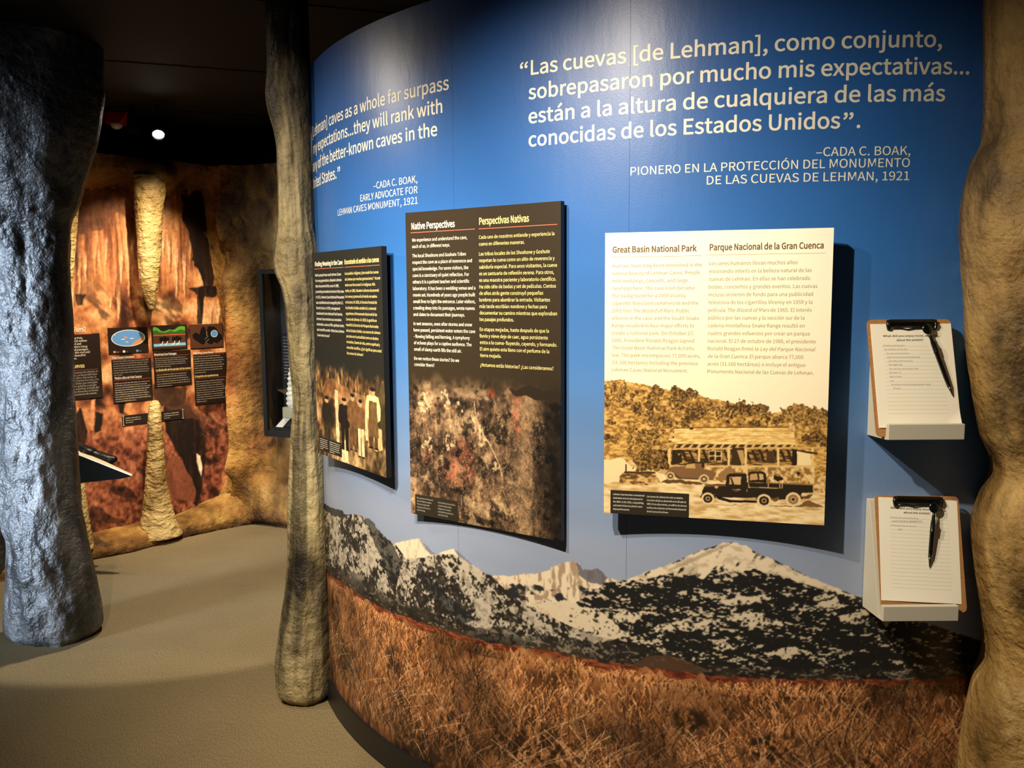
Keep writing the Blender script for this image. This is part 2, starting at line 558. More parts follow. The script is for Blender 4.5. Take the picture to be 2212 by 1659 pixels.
def outline0(t, bold):
    k = (t, bold)
    if k not in _OUT:
        c = bpy.data.curves.new('t', 'FONT')
        c.body = t
        if FONT: c.font = FONT
        c.size = 1; c.resolution_u = RES[0]; c.offset = bold
        c.fill_mode = 'FRONT'
        o = bpy.data.objects.new('t', c)
        COL.objects.link(o)
        dg = bpy.context.evaluated_depsgraph_get(); dg.update()
        me = bpy.data.meshes.new_from_object(o.evaluated_get(dg))
        v = [(p.co.x, p.co.y) for p in me.vertices]
        f = [tuple(p.vertices) for p in me.polygons]
        xs = [p[0] for p in v]
        bpy.data.objects.remove(o); bpy.data.curves.remove(c); bpy.data.meshes.remove(me)
        _OUT[k] = (min(xs), max(xs), (v, f))
    return _OUT[k]
def CAPH():
    if 'h' not in CAP_MEASURE:
        CAP_MEASURE['h'] = max(p[1] for p in outline('H', 0)[2][0])
    return CAP_MEASURE['h']
# ------------------------------------------------------------------ printed pictures
class Canvas:
    """a picture on a regular grid of points; coordinates are those of the sheet it is printed on"""
    def __init__(s, xs, ys, col=(0, 0, 0)):
        s.xs, s.ys = np.asarray(xs), np.asarray(ys)
        s.X, s.Y = np.meshgrid(s.xs, s.ys)
        s.img = np.zeros(s.X.shape + (3,)) + np.array(col)
        s.px = abs(s.xs[-1] - s.xs[0]) / (len(s.xs) - 1)
    def inside(s, pts, jit=0, fr=0, seed=0):
        pts = np.asarray(pts, float)
        x0, x1 = pts[:, 0].min() - jit - s.px, pts[:, 0].max() + jit + s.px
        y0, y1 = pts[:, 1].min() - jit - s.px, pts[:, 1].max() + jit + s.px
        ix = np.where((s.xs >= x0) & (s.xs <= x1))[0]; iy = np.where((s.ys >= y0) & (s.ys <= y1))[0]
        m = np.zeros(s.X.shape, bool)
        if len(ix) == 0 or len(iy) == 0:
            return m
        sl = (slice(iy[0], iy[-1] + 1), slice(ix[0], ix[-1] + 1))
        X, Y = s.X[sl], s.Y[sl]
        if jit:
            a, b = X, Y
            X = a + (fbm(a * fr, b * fr, seed, 3) - .5) * 2 * jit
            Y = b + (fbm(a * fr, b * fr, seed + 5, 3) - .5) * 2 * jit
        q = np.zeros(X.shape, bool)
        n = len(pts)
        for i in range(n):
            (ax, ay), (bx, by) = pts[i], pts[(i + 1) % n]
            if ay == by:
                continue
            c = ((ay > Y) != (by > Y)) & (X < (bx - ax) * (Y - ay) / (by - ay) + ax)
            q ^= c
        m[sl] = q
        return m
    def put(s, m, col, a=1.0):
        c = np.asarray(col)
        if c.ndim == 3: c = c[m]
        al = a[m][:, None] if isinstance(a, np.ndarray) else a
        s.img[m] = s.img[m] * (1 - al) + c * al
        return s
    def poly(s, pts, col, jit=0, fr=40, seed=0, a=1.0):
        return s.put(s.inside(pts, jit, fr, seed), col, a)
    def ell(s, cx, cy, rx, ry, col, a=1.0, jit=0, fr=40, seed=0):
        t = np.linspace(0, 2 * math.pi, 28, endpoint=False)
        return s.poly(np.stack([cx + rx * np.cos(t), cy + ry * np.sin(t)], 1), col, jit, fr, seed, a)
    def line(s, pts, w, col):
        for (ax, ay), (bx, by) in zip(pts[:-1], pts[1:]):
            dx, dy = bx - ax, by - ay
            L = math.hypot(dx, dy) + 1e-12
            nx, ny = -dy / L * w / 2, dx / L * w / 2
            s.poly([(ax + nx, ay + ny), (bx + nx, by + ny), (bx - nx, by - ny), (ax - nx, ay - ny)], col)
        return s
    def strokes(s, x, y, cols):
        """scatter single grid points (arrays of equal length)"""
        ix = np.round((x - s.xs[0]) / (s.xs[-1] - s.xs[0]) * (len(s.xs) - 1)).astype(int)
        iy = np.round((y - s.ys[0]) / (s.ys[-1] - s.ys[0]) * (len(s.ys) - 1)).astype(int)
        ok = (ix >= 0) & (ix < len(s.xs)) & (iy >= 0) & (iy < len(s.ys))
        s.img[iy[ok], ix[ok]] = cols[ok]
        return s
    def blur(s, k=.5, n=1):
        """soften the picture a little, as a photographic print is"""
        for _ in range(n):
            a = s.img
            p = np.pad(a, ((1, 1), (1, 1), (0, 0)), mode='edge')
            b = (p[:-2, 1:-1] + p[2:, 1:-1] + p[1:-1, :-2] + p[1:-1, 2:]) / 6 + (p[:-2, :-2] + p[2:, 2:] + p[2:, :-2] + p[:-2, 2:]) / 12
            s.img = a * (1 - k) + b * k
        return s
    def paint(s):
        return lin(s.img).reshape(-1, 3)
def ramp(t, stops):
    t = np.asarray(t, float)
    p = [q[0] for q in stops]
    return np.stack([np.interp(t, p, [q[1][k] / 255.0 for q in stops]) for k in range(3)], -1)

# ---- the curved mural wall
S0, S1, Z0, Z1 = -2.62, .62, .085, 1.14
def build_mural():
    st = .0020
    xs = np.linspace(S0, S1, int((S1 - S0) / st)); ys = np.linspace(Z0, Z1, int((Z1 - Z0) / st))
    c = Canvas(xs, ys)
    X, Y = c.X, c.Y
    sky_stops = [(.0, (160, 168, 186)), (.95, (148, 160, 186)), (1.2, (112, 142, 188)), (1.45, (74, 123, 186)), (1.8, (48, 106, 180)), (2.2, (40, 92, 164)), (2.56, (32, 72, 136))]
    haze = (fbm(X * 2.2 + Y * 3, Y * 9, 3, 4) - .5) * .10
    c.img = ramp(Y, sky_stops) * (1 + haze[..., None])
    P = lambda pts: [wall_sz(*p) for p in pts]
    def mountain(ridge, col, jit, fr, seed):
        p = P(ridge)
        p = ([(p[0][0], 0)] + p + [(p[-1][0], 0)]) if ridge[-1][0] < 2100 else ([(p[0][0], 0)] + p + [(S1 + .05, .62), (S1 + .05, 0)])
        m = c.inside(p, jit, fr, seed)
        c.put(m, col)
        return m
    rug = fbm(X * 26 + Y * 40, Y * 34 - X * 20, 7, 5)
    fine = fbm(X * 150, Y * 130, 21, 3)
    def snow(th, wd=.05):
        return sst(th - wd, th + wd, rug * .62 + fine * .38)
    cream, dk = np.array([232, 214, 184]) / 255, np.array([34, 33, 32]) / 255
    # far range, snowy with brown cliffs
    m = mountain([(1040, 1262), (1065, 1243), (1105, 1244), (1133, 1238), (1156, 1240), (1176, 1234), (1196, 1224), (1216, 1216), (1240, 1212), (1252, 1219), (1260, 1231), (1291, 1229), (1303, 1238), (1311, 1247), (1335, 1254), (1420, 1290)], cream, .004, 60, 1)
    cl = sst(.52, .62, fbm(X * 90, Y * 26, 31, 4))
    c.put(m, np.zeros_like(c.img) + rgb(150, 122, 98), cl * .75)
    c.poly(P([(1243, 1214), (1252, 1219), (1260, 1231), (1291, 1229), (1303, 1238), (1311, 1247), (1300, 1262), (1270, 1258), (1250, 1240)]), rgb(96, 96, 108), .004, 60, 4, .85)
    m2 = c.inside(P([(1060, 1300), (1085, 1265), (1120, 1258), (1160, 1262), (1200, 1276), (1240, 1268), (1290, 1258), (1330, 1256), (1330, 1300), (1060, 1330)]), .006, 50, 9)
    c.put(m2, np.zeros_like(c.img) + rgb(46, 46, 50), sst(.46, .56, rug))
    # white twin peaks
    m = mountain([(845, 1180), (855, 1173), (882, 1167), (905, 1163), (918, 1175), (942, 1198), (960, 1215)], cream, .002, 60, 2)
    c.poly(P([(905, 1163), (918, 1175), (942, 1198), (930, 1198), (915, 1182)]), rgb(128, 130, 146))
    c.put(m, np.zeros_like(c.img) + rgb(190, 172, 148), sst(.58, .7, fbm(X * 120, Y * 40, 8, 3)) * .6)
    m = mountain([(940, 1199), (958, 1191), (980, 1185), (998, 1198), (1021, 1220), (1037, 1231)], cream, .002, 60, 3)
    c.poly(P([(980, 1185), (998, 1198), (1021, 1220), (1012, 1220), (990, 1202)]), rgb(128, 130, 146))
    # big right peak
    ridge = [(1230, 1310), (1311, 1260), (1353, 1252), (1375, 1247), (1415, 1230), (1437, 1223), (1473, 1207), (1510, 1191), (1547, 1178), (1583, 1171), (1606, 1180), (1639, 1196), (1675, 1211), (1712, 1229), (1749, 1247), (1786, 1266), (1822, 1277), (1862, 1291), (1914, 1314), (2000, 1345), (2120, 1385)]
    m = mountain(ridge, dk, .002, 60, 11)
    soft = fbm(X * 60 - Y * 40, Y * 18 + X * 10, 41, 4)
    top = c.inside(P([(1330, 1268), (1375, 1254), (1400, 1251), (1437, 1240), (1477, 1243), (1521, 1249), (1545, 1232), (1572, 1230), (1605, 1233), (1630, 1226), (1657, 1240), (1705, 1250), (1741, 1259), (1785, 1276), (1830, 1284), (1862, 1291), (1822, 1277), (1749, 1247), (1712, 1229), (1675, 1211), (1639, 1196), (1606, 1180), (1583, 1171), (1547, 1178), (1510, 1191), (1473, 1207), (1415, 1230), (1375, 1247)]), .010, 36, 13)
    # snow showing through the forest, in slanting streaks
    st_ = fbm(X * 20 - Y * 18, Y * 70 + X * 14, 51, 5) * .5 + fbm(X * 110, Y * 230, 55, 2) * .5
    hgt = np.interp(Y, [.55, .75, .86, .95], [.0, .45, .7, 1.0])
    c.put(m, np.zeros_like(c.img) + cream * .93, sst(.625 - .085 * hgt, .665 - .085 * hgt, st_) * .95)
    for pts in ([(1395, 1365), (1425, 1350), (1470, 1345), (1545, 1343), (1500, 1360), (1430, 1366)], [(1350, 1316), (1385, 1322), (1420, 1320), (1360, 1345), (1300, 1350)], [(1560, 1336), (1620, 1318), (1680, 1342), (1690, 1352), (1600, 1350)],
                [(1712, 1330), (1728, 1318), (1738, 1336), (1722, 1340)], [(1700, 1348), (1728, 1346), (1722, 1354)], [(1810, 1330), (1850, 1318), (1880, 1316), (1870, 1340), (1820, 1346)], [(1530, 1395), (1575, 1385), (1610, 1398), (1560, 1412)], [(1640, 1408), (1720, 1400), (1765, 1412), (1690, 1420)],
                [(1760, 1302), (1800, 1292), (1840, 1306), (1780, 1310)], [(1560, 1305), (1590, 1290), (1640, 1282), (1675, 1288), (1620, 1306)]):
        c.put(c.inside(P(pts), .012, 50, 61), np.zeros_like(c.img) + cream * .95, sst(.36, .46, st_ * .5 + fine * .5))
    c.put(top, np.zeros_like(c.img) + cream, sst(.30, .42, soft + .06))
    c.put(top, np.zeros_like(c.img) + rgb(168, 150, 126), sst(.54, .68, fbm(X * 30 - Y * 60, Y * 60 + X * 30, 44, 4)) * .5)
    c.poly(P([(1583, 1171), (1575, 1180), (1540, 1194), (1500, 1212), (1450, 1233), (1440, 1232), (1500, 1203), (1560, 1178)]), rgb(158, 142, 122), .003, 60, 5, .6)
    # snowfield between the ranges
    sf = c.inside(P([(1125, 1300), (1170, 1296), (1230, 1296), (1290, 1318), (1330, 1345), (1362, 1376), (1330, 1382), (1250, 1372), (1180, 1330)]), .012, 40, 71)
    c.put(sf, np.zeros_like(c.img) + cream * .96, sst(.33, .43, fine * .6 + rug * .4))
    # near left mountains: rocky, half under snow
    def left_mtn(ridge, seed, bias):
        m = mountain(ridge, rgb(44, 40, 36), .004, 60, seed)
        r = fbm(X * 30 + Y * 34, Y * 44 - X * 26, seed + 3, 5) * .55 + fbm(X * 150, Y * 140, seed + 9, 2) * .45
        big = fbm(X * 8 + Y * 5, Y * 9 - X * 7, seed + 14, 3)
        up = np.interp(Y, [.52, .66, .8, .98], [-.12, -.01, .05, .08])
        c.put(m, np.zeros_like(c.img) + rgb(196, 184, 164), sst(.50, .57, r + (big - .5) * .55 + up + bias))
        c.put(m, np.zeros_like(c.img) + rgb(96, 88, 76), sst(.50, .62, fbm(X * 70, Y * 70, seed + 5, 3)) * .35)
        return m
    left_mtn([(660, 1080), (702, 1089), (720, 1099), (735, 1100), (746, 1113), (767, 1110), (779, 1115), (797, 1123), (815, 1143), (835, 1163), (855, 1176), (875, 1206), (895, 1250), (930, 1330)], 101, .02)
    c.poly(P([(740, 1104), (746, 1113), (735, 1118), (715, 1112), (700, 1098), (700, 1088)]), rgb(44, 48, 54), .006, 50, 6)
    c.poly(P([(779, 1115), (797, 1123), (835, 1163), (870, 1210), (862, 1262), (838, 1250), (822, 1200), (800, 1150)]), rgb(36, 36, 38), .014, 40, 7, .62)
    left_mtn([(852, 1290), (862, 1240), (874, 1207), (910, 1204), (942, 1197), (958, 1197), (985, 1200), (1021, 1221), (1037, 1231), (1061, 1245), (1081, 1262), (1105, 1287), (1160, 1318), (1230, 1352), (1330, 1384)], 131, .0)
    c.poly(P([(902, 1215), (925, 1240), (950, 1270), (985, 1300), (1030, 1340), (1000, 1350), (950, 1310), (915, 1270), (895, 1240)]), rgb(36, 36, 38), .014, 40, 8, .7)
    # dark foothills at the bottom
    foot = c.inside([(S1 + .05, .64), (S1 + .05, .3)] + P([(2120, 1500), (690, 1500), (690, 1230), (730, 1225), (780, 1240), (840, 1290), (920, 1318), (1000, 1345), (1100, 1362), (1250, 1385), (1400, 1396), (1460, 1420), (1600, 1440), (1760, 1448), (2120, 1420)]), .016, 24, 81)
    hum = fbm(X * 14, Y * 30, 83, 4)
    fh = ramp(hum, [(.3, (28, 27, 25)), (.55, (48, 44, 38)), (.75, (74, 62, 50))])
    c.put(foot, fh, np.clip(.25 + sst(.70, .55, Y), 0, 1) * .92)
    c.put(foot, np.zeros_like(c.img) + rgb(176, 158, 134), sst(.66, .72, fbm(X * 60, Y * 150, 88, 3)) * .6)
    c.poly(P([(1360, 1440), (1400, 1415), (1440, 1414), (1490, 1430), (1540, 1452), (1400, 1452)]), rgb(92, 66, 48), .006, 30, 14, .8)
    # red brush band, then the sagebrush
    edge = [(680, 1222), (709, 1240), (739, 1258), (779, 1286), (819, 1309), (858, 1326), (898, 1340), (938, 1353), (997, 1371), (1057, 1387), (1117, 1397), (1176, 1401), (1236, 1417), (1295, 1429), (1355, 1437), (1460, 1449), (1583, 1463), (1694, 1467), (1804, 1468), (2000, 1466), (2140, 1462)]
    pe = P(edge)
    es, ez = [p[0] for p in pe], [p[1] for p in pe]
    es[0] = S0; es[-1] = S1
    zt = np.interp(X, es, ez) + (fbm(X * 40, Y * 0, 91, 3) - .5) * .012
    c.put(Y < zt, ramp(fbm(X * 60, Y * 200, 93, 3), [(.3, (84, 40, 26)), (.5, (124, 60, 38)), (.75, (168, 94, 60))]))
    zg = zt - .010 - .020 * fbm(X * 14, X * 0, 95, 3) + .02 * sst(.55, .8, fbm(X * 26, X * 0, 96, 2))
    g = Y < zg
    depth = np.clip((zg - Y) / .45, 0, 1)
    n1 = fbm(X * 9, Y * 10, 97, 4); n2 = fbm(X * 55, Y * 28, 98, 4)
    shade = fbm(X * 5.5, Y * 7, 197, 3)
    c.put(g, ramp(n1 * .40 + n2 * .35 + shade * .25 - .04 * depth, [(.28, (44, 28, 18)), (.42, (96, 60, 36)), (.54, (150, 98, 60)), (.68, (190, 134, 88)), (.85, (220, 172, 122))]))
    r = np.random.RandomState(5)
    def blades(n, zlo, zhi, hlo, hhi, pal, bend, npt=46, clump=14):
        bs = r.uniform(S0, S1, n)
        cl = vn(bs * clump, bs * 0, 77)
        hz = zlo + (zhi - zlo) * r.rand(n) ** .8
        ztop = np.interp(bs, es, ez)
        z0 = np.minimum(hz, ztop - .05)
        hh = r.uniform(hlo, hhi, n) * (.55 + .9 * cl)
        ok = z0 + hh < ztop + .012 + .05 * (cl > .72)
        bs, z0, hh, cl = bs[ok], z0[ok], hh[ok], cl[ok]
        o = np.argsort(-z0)
        bs, z0, hh, cl = bs[o], z0[o], hh[o], cl[o]
        t = np.linspace(0, 1, npt)
        lean = r.uniform(-bend, bend, len(bs)); cur = r.uniform(-bend, bend, len(bs))
        px = bs[:, None] + hh[:, None] * (lean[:, None] * t + cur[:, None] * t * t)
        pz = z0[:, None] + hh[:, None] * t
        pc = np.array(pal)[r.randint(0, len(pal), len(bs))] / 255.0
        cl2 = fbm(bs * 6, z0 * 8, 198, 3)
        cc = pc[:, None, :] * (.78 + .3 * t)[None, :, None] * np.clip(.16 + 1.72 * cl2, .30, 1.22)[:, None, None]
        c.strokes(px.ravel(), pz.ravel(), cc.reshape(-1, 3))
    br = [(202, 146, 96), (184, 122, 72), (218, 168, 118), (158, 98, 56), (140, 86, 50), (192, 132, 80), (92, 58, 34), (60, 40, 26)]
    blades(9000, .30, .64, .012, .04, br, .5, 30)
    blades(7000, .10, .48, .02, .065, br, .6)
    for cx_, cz_, rx_, rz_ in ((-2.13, .44, .07, .09), (-2.0, .27, .12, .10), (-1.62, .40, .05, .07), (-1.30, .26, .10, .10), (-1.0, .30, .20, .09), (-.75, .20, .28, .08), (-.3, .42, .10, .06), (-.05, .33, .12, .10), (-1.5, .14, .18, .06), (.12, .22, .14, .08), (-.52, .48, .06, .04)):
        d = ((X - cx_) / rx_) ** 2 + ((Y - cz_) / rz_) ** 2
        c.put(g & (d < 1.6), np.zeros_like(c.img) + rgb(42, 28, 16), np.clip(1.25 - d, 0, 1) * sst(.40, .60, fbm(X * 60, Y * 50, 99, 3)) * .95)
    tw = [(150, 104, 72), (196, 152, 112), (70, 46, 30), (48, 32, 22), (208, 166, 122), (124, 82, 52)]
    blades(800, .10, .40, .06, .15, tw, .9, 90)
    blades(520, .10, .26, .05, .16, tw, 1.5, 110)
    c.blur(.5)
    # column of plain rows above the landscape
    zs = np.concatenate([ys, np.linspace(Z1, WALL_TOP, 26)[1:]])
    up = Canvas(xs, zs[len(ys):])
    up.img = ramp(up.Y, sky_stops) * (1 + ((fbm(up.X * 2.2 + up.Y * 3, up.Y * 9, 3, 4) - .5) * .10)[..., None])
    paint = np.concatenate([c.paint(), up.paint()])
    t = xs / RW
    ring = np.stack([CX + np.sin(t) * RW, CY - np.cos(t) * RW], 1)
    v = np.concatenate([np.tile(ring, (len(zs), 1)), np.repeat(zs, len(xs))[:, None]], 1)
    w = mesh('wall_right', v, grid_faces(len(xs), len(zs)), 'mural', None, True, paint=paint)
    return props(w, 'curved blue wall printed with snowy mountains above orange sagebrush', 'wall', kind='structure')
wall = build_mural()
# the thickness of the wall: back, top and the plain ends beyond the print
def arc_strip(name, r0, r1, z0, z1, t0, t1, m, parent=None, n=90):
    b = B(); T = np.linspace(t0, t1, n)
    P_ = lambda t, r, z: (CX + math.sin(t) * r, CY - math.cos(t) * r, z)
    for a, c in zip(T[:-1], T[1:]):
        v = [P_(a, r1, z0), P_(c, r1, z0), P_(c, r0, z0), P_(a, r0, z0), P_(a, r1, z1), P_(c, r1, z1), P_(c, r0, z1), P_(a, r0, z1)]
        b.add(v, [(0, 1, 5, 4), (2, 3, 7, 6), (4, 5, 6, 7), (0, 3, 2, 1)])
    b.add([P_(T[0], r1, z0), P_(T[0], r0, z0), P_(T[0], r0, z1), P_(T[0], r1, z1), P_(T[-1], r1, z0), P_(T[-1], r0, z0), P_(T[-1], r0, z1), P_(T[-1], r1, z1)], [(0, 3, 2, 1), (4, 5, 6, 7)])
    return b.build(name, m, parent)
core = arc_strip('wall_core', RW - .12, RW - .002, 0.0, WALL_TOP, S0 / RW, S1 / RW, 'plaster', wall)
bb = arc_strip('baseboard_right', RW + .0006, RW + .0133, 0, .1, S0 / RW, S1 / RW, 'base')
props(bb, 'black vinyl base along the foot of the curved mural wall', 'baseboard', kind='structure')
# the seams between the printed drops
sm = B()
for s in (-1.279, -.710):
    p = [on_wall(s - .0003, .1, .0004), on_wall(s + .0003, .1, .0004), on_wall(s + .0003, WALL_TOP, .0004), on_wall(s - .0003, WALL_TOP, .0004)]
    sm.add(p, [(0, 1, 2, 3)])
MAT['seam'] = mat('dark_blue_seam', (30, 44, 84), rough=.7)  # thin dark blue line at each joint of the print
sm.build('seam', 'seam', wall)
onw = lambda a, b, l: on_wall(a, b, .0006)
RES[0] = 7
es_ = Lettering()
CAPQ = .0386
for k, (ln, w, x) in enumerate((('“Las cuevas [de Lehman], como conjunto,', 1.106, -1.035), ('sobrepasaron por mucho mis expectativas…', 1.153, -1.008), ('están a la altura de cualquiera de las más', 1.093, -1.008), ('conocidas de los Estados Unidos”.', .882, -1.008))):
    es_.add(ln, x, (2.290, 2.224, 2.158, 2.094)[k], CAPQ, width=w, bold=.0058)
for ln, w, z in (('–CADA C. BOAK,', .235, 2.025), ('PIONERO EN LA PROTECCIÓN DEL MONUMENTO', .709, 1.995), ('DE LAS CUEVAS DE LEHMAN, 1921', .507, 1.962)):
    es_.add(ln, .002, z, .0218, width=w, bold=.0012, align='R')
props(es_.build('lettering', 'vinyl_cream', onw, wall), 'cream Spanish quotation beginning Las cuevas')
en_ = Lettering()
for ln, w, x, z in (('“[Lehman] caves as a whole far surpass', 1.036, -1.292, 2.290), ('my expectations…they will rank with', .962, -1.320, 2.226), ('any of the better-known caves in the', .960, -1.343, 2.161), ('United States.”', .405, -1.925, 2.096)):
    en_.add(ln, x, z, CAPQ, width=w, bold=.0058, align='R')
for ln, w, z in (('–CADA C. BOAK,', .238, 2.029), ('EARLY ADVOCATE FOR', .329, 1.996), ('LEHMAN CAVES MONUMENT, 1921', .523, 1.963)):
    en_.add(ln, -1.436, z, .0216, width=w, bold=.0012, align='R')
en_obj = en_.build('lettering', 'vinyl_cream', onw, wall)
props(en_obj, 'cream English quotation ending United States')
RES[0] = 3
# ------------------------------------------------------------------ room shell
fl = mesh('floor', [(-6, -2.5, 0), (4.5, -2.5, 0), (4.5, 9, 0), (-6, 9, 0)], [(0, 1, 2, 3)], 'carpet')
props(fl, 'tan loop-pile carpet floor', 'floor', kind='structure')
ce = B()
ce.box((-6, -2.5, CEIL), (4.5, 9, CEIL + .1))
for k in range(6):                                  # narrow reveals between the ceiling boards
    a = np.array([-6.0, -.6 + k * 1.22, CEIL]); d = np.array([10.5, 3.6, 0])
    ce.prism([a, a + d, a + d + [0, .012, 0], a + [0, .012, 0]], (0, 0, -.004))
props(ce.build('ceiling', 'black'), 'black ceiling above the exhibit', 'ceiling', kind='structure')
wl = B(); wl.box((-6.1, -2.5, 0), (-6, 9, CEIL))
props(wl.build('wall_left', 'plaster'), 'plain dark wall at the far left of the room', 'wall', kind='structure')
wb = B(); wb.box((-6, 8.9, 0), (4.5, 9, CEIL))
props(wb.build('wall_back', 'black'), 'black wall behind the cave alcove', 'wall', kind='structure')
wr = B(); wr.box((4.4, -2.5, 0), (4.5, 9, CEIL))
props(wr.build('wall_far_right', 'black'), 'black wall behind the curved mural wall', 'wall', kind='structure')

# ------------------------------------------------------------------ information panels on the curved wall
def panel(k, label, paint_fn, letters_fn, edge='panel_edge', res=.0016):
    c, ex, n, w, h = pan_frame(k)
    t = thing('information_panel', label, 'sign', c - n * .0095, 'information panels on the mural wall')
    t.matrix_world = Matrix(((ex[0], 0, n[0], t.location.x), (ex[1], 0, n[1], t.location.y), (0, 1, 0, t.location.z), (0, 0, 0, 1)))
    b = B(); b.box((-w / 2, -h / 2, -.0095), (w / 2, h / 2, .0092))
    b.build('board', edge, t)
    m = B(); m.box((-w * .3, -h * .34, -.048), (w * .3, h * .34, -.0095))
    m.build('mounting_block', 'panel_edge', t)
    cv = Canvas(np.linspace(0, 1, int(w / res)), np.linspace(1, 0, int(h / res)))
    paint_fn(cv, w, h)
    cv.blur(.55)
    v = np.stack([(cv.X.ravel() - .5) * w, (.5 - cv.Y.ravel()) * h, np.full(cv.X.size, .0095)], 1)
    mesh('printed_face', v, grid_faces(len(cv.xs), len(cv.ys)), 'print', t, paint=cv.paint())
    lt = Lettering()
    mats, rects = letters_fn(lt, w, h)
    X = lambda u: (u - .5) * w
    Y = lambda vv: (.5 - vv) * h
    if rects:
        pb = B(); (u0, v0, u1, v1) = rects
        pb.box((X(u0), Y(v1), .0096), (X(u1), Y(v0), .0101))
        pb.build('caption_plate', 'caption', t)
    low = Y(rects[1]) if rects else -9; rgt = X(rects[2]) if rects else -9
    lt.build('lettering', mats, lambda a, bb_, l: (a, bb_, (.0103 if (bb_ < low and a < rgt) else .0096) + l), t)
    return t
def sh(w, h):
    return (lambda u: (u - .5) * w), (lambda v: (.5 - v) * h)
def head(lt, w, h, txt, u0, u1, v, cap, m):
    X, Y = sh(w, h)
    lt.add(txt, X(u0), Y(v), cap, width=(u1 - u0) * w, bold=.010, mat=m)
def rule(lt, w, h, u0, u1, v, m, th=.0014):
    X, Y = sh(w, h)
    lt.rect(X(u0), Y(v) - th / 2, X(u1), Y(v) + th / 2, m)

# -- panel: national park (pale, with the log building photograph)
def paint_G(c, w, h):
    X, Y = c.X * w, c.Y * h
    c.img[:] = rgb(246, 236, 208)
    c.img[:] = ramp(c.Y, [(0, (252, 246, 226)), (.5, (248, 236, 204)), (1, (244, 226, 184))])
    q = lambda pts: [pan_uv('G', 1280 + x / 3.687, 780 + y / 3.687) for x, y in pts]
    def P(pts, col, jit=0, fr=60, seed=0, a=1.0): c.poly(q(pts), col, jit, fr, seed, a)
    def E(x, y, rx, ry, col, jit=0, fr=60, seed=0):
        (u, v), (u2, v2) = q([(x, y), (x + rx, y + ry)])
        c.ell(u, v, abs(u2 - u), abs(v2 - v), col, 1.0, jit, fr, seed)
    def Ln(pts, wd, col): c.line(q(pts), wd / 2212, col)
    grass = ramp(fbm(c.X * 60, c.Y * 160, 1, 4), [(.3, (136, 98, 44)), (.5, (188, 142, 70)), (.7, (224, 182, 104))])
    P([(60, 160), (150, 160), (230, 150), (400, 190), (520, 215), (650, 240), (800, 250), (900, 290), (1100, 330), (1250, 370), (1420, 415), (1560, 400), (1700, 380), (1900, 390), (1900, 1000), (60, 1000)], grass, .006, 30, 2)
    P([(60, 780), (300, 790), (560, 860), (1000, 960), (1900, 1010), (1900, 1330), (60, 1260)], ramp(fbm(c.X * 18, c.Y * 90, 3, 4), [(.3, (196, 158, 100)), (.5, (230, 200, 144)), (.7, (244, 222, 172))]))
    P([(60, 800), (220, 770), (330, 850), (560, 900), (560, 960), (90, 960)], rgb(236, 212, 160), .006, 40, 4)
    r = np.random.RandomState(3)
    tree = ramp(fbm(c.X * 160, c.Y * 200, 7, 3), [(.3, (58, 40, 16)), (.5, (100, 72, 34)), (.72, (170, 130, 68))])
    tree2 = ramp(fbm(c.X * 160, c.Y * 200, 9, 3), [(.3, (92, 66, 30)), (.5, (140, 104, 52)), (.72, (200, 158, 88))])
    hill = np.array([(80, 175), (230, 165), (400, 200), (520, 225), (700, 250), (820, 260), (900, 300), (1100, 340), (1250, 380), (1400, 415)])
    for k in range(170):
        x = r.uniform(80, 1420); yt = np.interp(x, hill[:, 0], hill[:, 1])
        y = yt + r.rand() ** 1.3 * (250 if x < 650 else 150) + 6
        s_ = r.uniform(12, 36) * (.75 if x > 900 else 1)
        E(x, y, s_, s_ * .85, tree if r.rand() < .6 else tree2, .018, 60, k)
    for x, y, a, b_ in ((1180, 375, 70, 56), (815, 420, 80, 62), (680, 250, 60, 40), (780, 250, 60, 34), (500, 208, 30, 30), (1350, 385, 60, 40), (1270, 380, 50, 36), (1550, 410, 60, 34), (1640, 425, 110, 84), (1760, 410, 60, 46), (1850, 420, 50, 44), (1790, 490, 90, 66), (1800, 590, 60, 46), (1700, 620, 44, 40), (1850, 650, 40, 50), (1290, 490, 50, 30), (1480, 480, 60, 30), (740, 500, 36, 34), (620, 500, 50, 40), (150, 490, 40, 24), (110, 610, 30, 26), (165, 630, 44, 34)):
        E(x, y, a, b_, tree if a < 90 else tree2, .02, 55, int(x))
    # roof, porch and log wall
    P([(650, 540), (790, 533), (1560, 530), (1606, 560), (1614, 670), (1100, 668), (660, 660), (600, 620)], ramp(fbm(c.X * 40 + c.Y * 90, c.Y * 190, 13, 3), [(.3, (200, 158, 84)), (.5, (234, 196, 118)), (.7, (246, 216, 146))]))
    Ln([(640, 536), (790, 530), (1560, 527), (1610, 562)], 7, rgb(104, 74, 34))
    for k in range(5): Ln([(650 + k * 4, 556 + k * 21), (1606, 556 + k * 21)], 3, rgb(206, 164, 90))
    P([(660, 660), (1614, 668), (1614, 694), (610, 694)], rgb(64, 44, 18))
    P([(460, 700), (1600, 690), (1620, 836), (600, 830), (470, 860)], ramp(fbm(c.X * 30, c.Y * 240, 15, 3), [(.35, (58, 40, 18)), (.5, (124, 90, 44)), (.65, (188, 146, 84))]))
    P([(440, 700), (600, 700), (600, 860), (450, 860)], rgb(40, 28, 12), .01, 50, 5)
    P([(630, 700), (720, 700), (720, 800), (640, 830)], rgb(46, 32, 14), .01, 50, 6)
    for k in range(16):
        x = 700 + k * 56
        P([(x, 704), (x + 22, 704), (x + 62, 800), (x + 40, 800)], rgb(52, 36, 16), .003, 60, k)
        P([(660 + k * 62, 664), (684 + k * 62, 664), (650 + k * 62, 700), (620 + k * 62, 706)], rgb(214, 176, 108), .003, 60, k)
